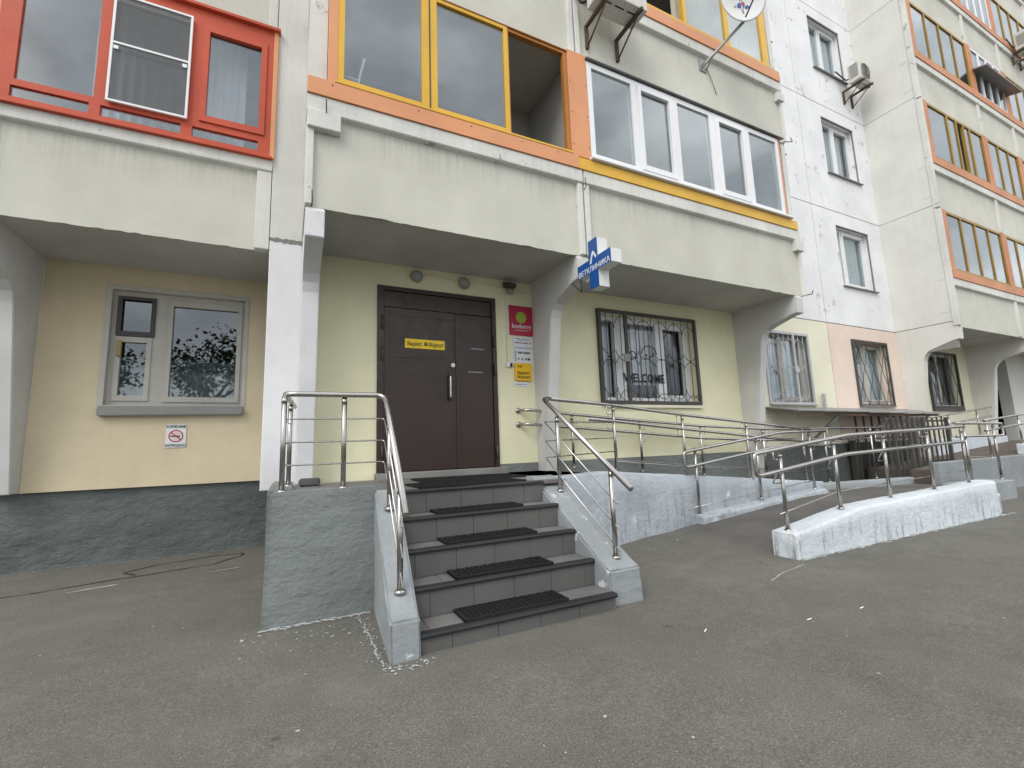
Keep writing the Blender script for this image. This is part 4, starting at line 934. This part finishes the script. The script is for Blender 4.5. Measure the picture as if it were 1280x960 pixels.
railing('ramp_railing', 'looped double stainless handrail on the whitewashed kerb at the front of the lower ramp', (6.4, yf_, .4), [ft], fp, [[(4.40, yf_+.03, .40), (5.43, yf_+.03, .55), (8.5, yf_+.03, .62)]], .10, fe)

# ------------------------------------------------------------------ ramp
RP = thing('wheelchair_ramp', (6, 4.2, 0), 'switchback wheelchair ramp with whitewashed concrete kerbs right of the stairs', 'ramp')
# upper deck
bm = B(); xs_ = [2.362, 2.75, 3.2]+[3.2+i*.4 for i in range(1, 13)]
A = []
for x in xs_:
    z = .815 if x <= 3.2 else .815-(x-3.2)*.115
    A.append((bm.verts.new((x, RY(max(x, 2.5))+.03, z)), bm.verts.new((x, WY-.02, z))))
for p, q in zip(A, A[1:]): bm.faces.new((p[0], q[0], q[1], p[1]))
bmesh.ops.solidify(bm, geom=bm.faces[:], thickness=.12); obj('upper_deck', bm, RAMPM, RP)
# curved outer wall
def strip_wall(path, zt, th, ma, name, jit=.012, zb=-.06):
    bm = B(); rr = random.Random(len(path)); R1 = []
    for i, (x, y) in enumerate(path):
        p = path[max(i-1, 0)]; q = path[min(i+1, len(path)-1)]
        d = Vector((q[0]-p[0], q[1]-p[1])).normalized(); nn = Vector((-d.y, d.x)); z = zt(x)
        j = lambda s=1: rr.uniform(-jit, jit)*s
        hs = [zb, z*.35, z*.7, z-.02]
        row = [bm.verts.new((x+j(.4), y+j(.5), h)) for h in hs] + [bm.verts.new((x+nn.x*.02, y+nn.y*.02+j(.3), z+j(.3))), bm.verts.new((x+nn.x*th*.5, y+nn.y*th*.5, z+.004+j(.3))), bm.verts.new((x+nn.x*th, y+nn.y*th, z+j(.3))), bm.verts.new((x+nn.x*th, y+nn.y*th, zb))]
        R1.append(row)
    for a, b in zip(R1, R1[1:]):
        for k in range(len(a)-1):
            f = bm.faces.new((a[k], b[k], b[k+1], a[k+1])); f.smooth = k < 3
    bm.faces.new(R1[0]); bm.faces.new(R1[-1][::-1])
    bmesh.ops.recalc_face_normals(bm, faces=bm.faces[:])
    return obj(name, bm, ma, RP)
cpath = [(2.36+.11*i, RY(2.36+.11*i)-.03) for i in range(53)]
def ctop(x): return .835 if x < 3.3 else max(.36, .835-(x-3.3)*.091)
strip_wall(cpath, ctop, .16, GREYB2, 'outer_wall')
# lower deck and landing
bm = B(); prof = [(4.42, -.02), (4.62, .012), (7.1, .225), (8.0, .25), (9.0, .25), (9.25, .25), (9.25, -.05), (4.42, -.05)]
prism(bm, prof, 3.08, 4.62, 'y'); obj('lower_deck', bm, RAMPM, RP)
bxo('landing', (8.05, 10.3, 4.62, 5.2, -.05, .246), RAMPM, RP)
bxo('landing', (9.252, 10.3, 3.6, 4.62, -.05, .24), RAMPM, RP)
bpath = [(4.99+.1*i, 4.525) for i in range(31)]
strip_wall(bpath, lambda x: .145+(x-5)*.062 if x < 7.85 else .24, .24, GREYB2, 'back_kerb', .008)
fpath = [(4.40+.1*i, 2.90+.0*i) for i in range(46)] + [(8.95, 2.92), (9.0, 2.93), (9.05, 2.95), (9.22, 2.98)]
def ftop(x): return (.225+(x-4.4)*.128 if x < 5.6 else .38+(x-5.6)*.022) if x < 8.97 else .26
strip_wall(fpath, ftop, .24, WASH, 'front_kerb', .010)
lpath = [(8.15+.15*i, 4.80-.028*i) for i in range(15)]
strip_wall(lpath, lambda x: .36, .12, GREYB, 'landing_kerb', .004)

# ------------------------------------------------------------------ basement canopy and fence
BC = thing('basement_canopy', (10.4, 5.3, 1.6), 'low rusty sheet metal canopy over the basement pit under the barred windows', 'canopy')
for i in range(7):
    a = 8.05+i*.735; dz = -.009*i+random.uniform(-.006, .006)
    bm = B(); prism(bm, [(4.98-.02*(i % 2), 1.615+dz), (4.98-.02*(i % 2), 1.632+dz), (5.64, 1.745+dz*.3), (5.64, 1.73+dz*.3)], a, a+.75, 'x'); obj('roof_sheet', bm, ZINC, BC)
bxo('frame_bar', (8.1, 13.15, 5.02, 5.06, 1.52, 1.565), RUST, BC)
for x in (9.35, 11.2, 12.8): tbo('strut', [(x, 5.05, 1.54), (x+.08, 5.6, 1.1), (x+.1, 5.62, .9)], .025, ZINC, BC, 6)
tag(bxo('timber_offcut', (9.85, 9.90, 5.54, 5.60, 1.72, 2.02), OLDW), 'grey timber offcut leaning on the wall above the basement canopy', 'timber')
bpy.data.objects['timber_offcut'].rotation_euler = (0, 0, 0)
BF = thing('basement_fence', (11.6, 4.75, .25), 'dark barred steel fence round the basement pit under the canopy', 'fence')
rnd = random.Random(12)
for i in range(13):
    x = 10.3+i*.2; tk = rnd.choice((.012, .014, .03))
    bxo('bar', (x-tk, x+tk, 4.74-tk, 4.74+tk, .28, 1.50-rnd.uniform(0, .04)), DARKM, BF)
for z in (.55, 1.38): bxo('fence_rail', (10.25, 12.8, 4.765, 4.79, z, z+.035), DARKM, BF)
for z in (.9, ): bxo('fence_rail', (11.0, 11.9, 4.69, 4.71, z, z+.03), ZINC, BF)
for i in range(8):
    x = 10.6+i*.3; bxo('bar', (x-.012, x+.012, 5.4, 5.43, .1, 1.55), DARKM, BF)
BP = thing('basement_pit_dark', (12.3, 5.6, 0), 'black basement doorway behind the barred fence', 'dark backing')
bxo('dark_panel', (10.7, 13.2, 5.52, 5.58, -.05, 1.0), INK, BP); bxo('dark_panel_edge', (10.6, 10.7, 5.50, 5.6, -.05, 1.05), DARKM, BP)  # black panel colours in the dark of the pit under the canopy

# ------------------------------------------------------------------ far entrance beyond
FR = thing('far_ramp', (12, 4, 0), 'low grey ramp walls of the next entrance beyond the fence', 'ramp')
bxo('low_block', (9.95, 11.28, 3.42, 3.9, -.05, .30), GREYB, FR, .015)
bxo('ramp_wall', (10.35, 16, 4.05, 4.2, -.05, .62), GREYB, FR, .015)
bm = B(); prism(bm, [(11, .45), (17.5, .85), (22, .85), (22, -.05), (11, -.05)], 4.2, 5.6, 'y'); obj('ramp_deck', bm, mat('brown_ramp_screed', (.13, .11, .09), .9, .15), FR)
bxo('ramp_kerb', (13.6, 17.5, 5.3, 5.5, .6, 1.0), WASH, FR, .02)
bxo('ramp_kerb', (14.2, 17.5, 4.05, 4.2, .62, .85), WASH, FR, .02)
railing('far_railing', 'thick steel handrail with squared end beyond the fence at the next entrance', (11.4, 3.6, .3), [[(9.9, 3.60, 1.29), (11.72, 3.60, 1.275), (11.72, 3.60, 1.06), (9.9, 3.60, 1.07)]],
        [[(11.43, 3.63, .3), (11.43, 3.63, 1.26)], [(10.3, 3.63, .24), (10.3, 3.63, 1.27)]], [[(10.3, 3.63, .72), (11.45, 3.63, .70)]], .04)
railing('far_railing', 'steel handrail climbing to the dark doorway of the next entrance', (14, 4.12, .6), [[(12.6, 4.12, 1.35), (18, 4.12, 1.72)], [(12.6, 4.12, 1.15), (18, 4.12, 1.52)]],
        [[(12.7, 4.12, .62), (12.7, 4.12, 1.34)], [(14.3, 4.12, .85), (14.3, 4.12, 1.44)], [(16, 4.12, .85), (16, 4.12, 1.56)]], [], .04)
railing('far_railing', 'steel handrail along the wall below the last barred window', (14.8, 5.4, 1), [[(13.7, 5.4, 1.50), (17.1, 5.4, 1.78)], [(13.7, 5.4, 1.28), (17.1, 5.4, 1.55)]],
        [[(14.6, 5.4, 1.0), (14.6, 5.4, 1.55)], [(16.2, 5.4, 1.0), (16.2, 5.4, 1.68)]], [], .04)

# ------------------------------------------------------------------ marks and litter on the ground
def flake(bm, x, y, r, z, rr, el=1., ang=0):
    n_ = rr.randint(5, 8); vs_ = []
    for i in range(n_):
        a = 6.283*i/n_; q = r*rr.uniform(.6, 1.2); px, py = q*el*math.cos(a), q*math.sin(a)
        vs_.append(bm.verts.new((x+px*math.cos(ang)-py*math.sin(ang), y+px*math.sin(ang)+py*math.cos(ang), z)))
    bm.faces.new(vs_)
def ground_z(x, y):
    import bisect
    i = min(max(bisect.bisect(xs, x)-1, 0), len(xs)-2); j = min(max(bisect.bisect(ys, y)-1, 0), len(ys)-2)
    u = (x-xs[i])/(xs[i+1]-xs[i]); v = (y-ys[j])/(ys[j+1]-ys[j])
    q = lambda a, b: gz(xs[a], ys[b])-.012
    return q(i, j)*(1-u)*(1-v)+q(i+1, j)*u*(1-v)+q(i, j+1)*(1-u)*v+q(i+1, j+1)*u*v
rr = random.Random(21); bm = B()
for i in range(420):
    m_ = rr.random()
    if m_ < .30: x, y = rr.uniform(-.3, .7), rr.gauss(3.45, .16)
    elif m_ < .45: x, y = rr.gauss(.52, .05), rr.uniform(2.65, 3.7)
    elif m_ < .55: x, y = rr.uniform(.5, .78), rr.gauss(2.66, .03)
    elif m_ < .65: x, y = rr.uniform(4.3, 9.2), rr.gauss(2.84, .03)
    elif m_ < .72: x, y = rr.uniform(2.5, 5.0), rr.gauss(4.1, .25)
    elif m_ < .78: x, y = rr.uniform(-2.6, -.1), rr.gauss(6.83, .03)
    else: x, y = rr.uniform(-2.5, 6), rr.uniform(1.3, 4.2)
    if .56 < x < 2.42 and y > 2.7: continue
    if y > 3.62 and -.2 < x < .8: continue
    sz = abs(rr.gauss(0, .0042))+.002
    flake(bm, x, y, sz, ground_z(x, y)+.004, rr, rr.uniform(1, 1.8), rr.uniform(0, 3))
for i in range(160):
    t = i/160; x = -.14+t*.72; flake(bm, x, 3.675+rr.gauss(0, .012), rr.uniform(.003, .014), ground_z(x, 3.67)+.004, rr, 1.6)
for i in range(70):
    x, y = .50+rr.gauss(0, .008), 2.72+i/70*.95; flake(bm, x, y, rr.uniform(.003, .010), ground_z(x, y)+.004, rr, 1.5, 1.57)
for i in range(230):
    x = 4.38+i/230*4.9; flake(bm, x, 2.875+rr.gauss(0, .012), rr.uniform(.005, .019), ground_z(x, 2.87)+.004, rr, 2)
for i in range(120):
    x = -2.6+i/120*2.4; flake(bm, x, 6.935+rr.gauss(0, .008), rr.uniform(.003, .013), ground_z(x, 6.92)+.004, rr, 2)
tag(obj('whitewash_drips', bm, FLECK), 'white paint drips and flakes scattered over the asphalt', 'paint flecks', kind='stuff')
rr = random.Random(33)
spots = [(2.34, 2.18, .5), (3.05, 1.98, .0), (3.55, 1.93, .1), (1.35, 2.0, 1.0)]
for i, (x, y, a) in enumerate(spots[:3]):
    o = tbo('cigarette_butt', [(-.022, 0, 0), (.022, 0, 0)], .004, PAPER, None, 8); o.location = (x, y, ground_z(x, y)+.006); o.rotation_euler.z = a
    tag(o, 'white cigarette butt lying on the bare asphalt', 'cigarette butt', 'cigarette butts on the asphalt')
# tar seam in front of the plinth
def seam(pts, wv_, name, label, ma):
    bm = B(); pr = None; rr = random.Random(len(pts)); P2 = []
    for (a, b), (c, d) in zip(pts, pts[1:]):
        for i in range(6): P2.append((a+(c-a)*i/6, b+(d-b)*i/6))
    P2.append(pts[-1])
    for i, (x, y) in enumerate(P2):
        q = P2[min(i+1, len(P2)-1)]; p = P2[max(i-1, 0)]; d = Vector((q[0]-p[0], q[1]-p[1])).normalized(); w2 = wv_*rr.uniform(.5, 1.3)*(.3 if i in (0, len(P2)-1) else 1)
        jx, jy = rr.gauss(0, wv_*.25), rr.gauss(0, wv_*.25)
        a, b = (x+jx-d.y*w2, y+jy+d.x*w2), (x+jx+d.y*w2, y+jy-d.x*w2)
        c = (bm.verts.new((*a, max(ground_z(*a), ground_z(*b))+.004)), bm.verts.new((*b, max(ground_z(*a), ground_z(*b))+.004)))
        if pr: bm.faces.new((pr[0], pr[1], c[1], c[0]))
        pr = c
    return tag(obj(name, bm, ma), label, 'seam')
seam([(-2.5, 5.75), (-2.0, 5.8), (-1.55, 5.95), (-1.25, 6.0), (-.7, 6.15), (-.45, 6.45), (-.45, 6.6), (-.8, 6.62), (-1.3, 6.45), (-1.5, 6.25), (-1.35, 6.05)], .012, 'tar_seam', 'looping dark tar seam in the asphalt before the dark plinth', TAR)
seam([(-1.75, 5.62), (-1.4, 5.72)], .018, 'paint_smear', 'short pale smear on the asphalt beside the tar seam', FLECK)
seam([(-.7, 5.75), (-.4, 5.8)], .012, 'paint_smear', 'faint pale smear on the asphalt near the grey block', FLECK)
seam([(3.6, 2.62), (3.9, 2.72), (4.3, 2.78)], .007, 'paint_smear', 'thin pale scrape on the asphalt before the whitewashed kerb', FLECK)
seam([(-2.8, 3.25), (-2.55, 3.45), (-2.4, 3.62)], .04, 'concrete_patch', 'pale concrete sliver set in the asphalt far from the stairs', FLECK)

# ------------------------------------------------------------------ trees across the yard (seen in the window reflections)
def tree(x, y, h, rad, seed, label):
    T = thing('yard_tree', (x, y, 0), label, 'tree', 'trees across the yard'); rr = random.Random(seed)
    bm = B(); ends = []
    def limb(p, d, r, ln, lev):
        pts = [p]; 
        for i in range(4):
            d = (d+Vector((rr.gauss(0, .14), rr.gauss(0, .14), rr.gauss(.03, .05)))).normalized(); pts.append(pts[-1]+d*ln/4)
        n_ = 7; rings = []
        for i, q in enumerate(pts):
            rad_ = r*(1-.16*i); a = d.orthogonal().normalized(); b = d.cross(a)
            rings.append([bm.verts.new(q+(a*math.cos(6.283*k/n_)+b*math.sin(6.283*k/n_))*rad_) for k in range(n_)])
        for A_, B_ in zip(rings, rings[1:]):
            for k in range(n_): bm.faces.new((A_[k], A_[(k+1) % n_], B_[(k+1) % n_], B_[k]))
        if lev == 0: ends.append(pts[-1]); ends.append(pts[2]); return
        for i in range(4 if lev > 1 else 3):
            q = pts[rr.choice((2, 3, 4))]; ang = rr.uniform(0, 6.28)
            limb(q, (d*.7+Vector((math.cos(ang), math.sin(ang), rr.uniform(.0, .5)))*.8).normalized(), r*.5, ln*.62, lev-1)
    limb(Vector((x, y, 0)), Vector((0, 0, 1)), .17, h*.48, 2); obj('trunk', bm, BARK, T)
    bm = B()
    for e_ in ends:
        for i in range(int(2600/len(ends))):
            p = e_+Vector((rr.gauss(0, rad*.16), rr.gauss(0, rad*.16), rr.gauss(0, rad*.13))); s = rr.uniform(.06, .14)
            a = Vector((rr.gauss(0, 1), rr.gauss(0, 1), rr.gauss(0, .6))).normalized(); b = a.orthogonal().normalized()*rr.uniform(.5, .9)
            bm.faces.new([bm.verts.new(p+a*s), bm.verts.new(p+b*s), bm.verts.new(p-a*s), bm.verts.new(p-b*s)])
    obj('crown', bm, LEAF, T)
tree(-4.6, -13, 8.6, 3.2, 2, 'leafy yard tree opposite the old timber window')
tree(-9.5, -15, 9.5, 3.4, 4, 'leafy yard tree standing across the yard from the left bay')
tree(4.2, -16, 8.0, 3.0, 6, 'leafy yard tree standing across the yard from the stairs')
tree(11, -14, 8.4, 3.2, 9, 'leafy yard tree standing across the yard from the ramp')
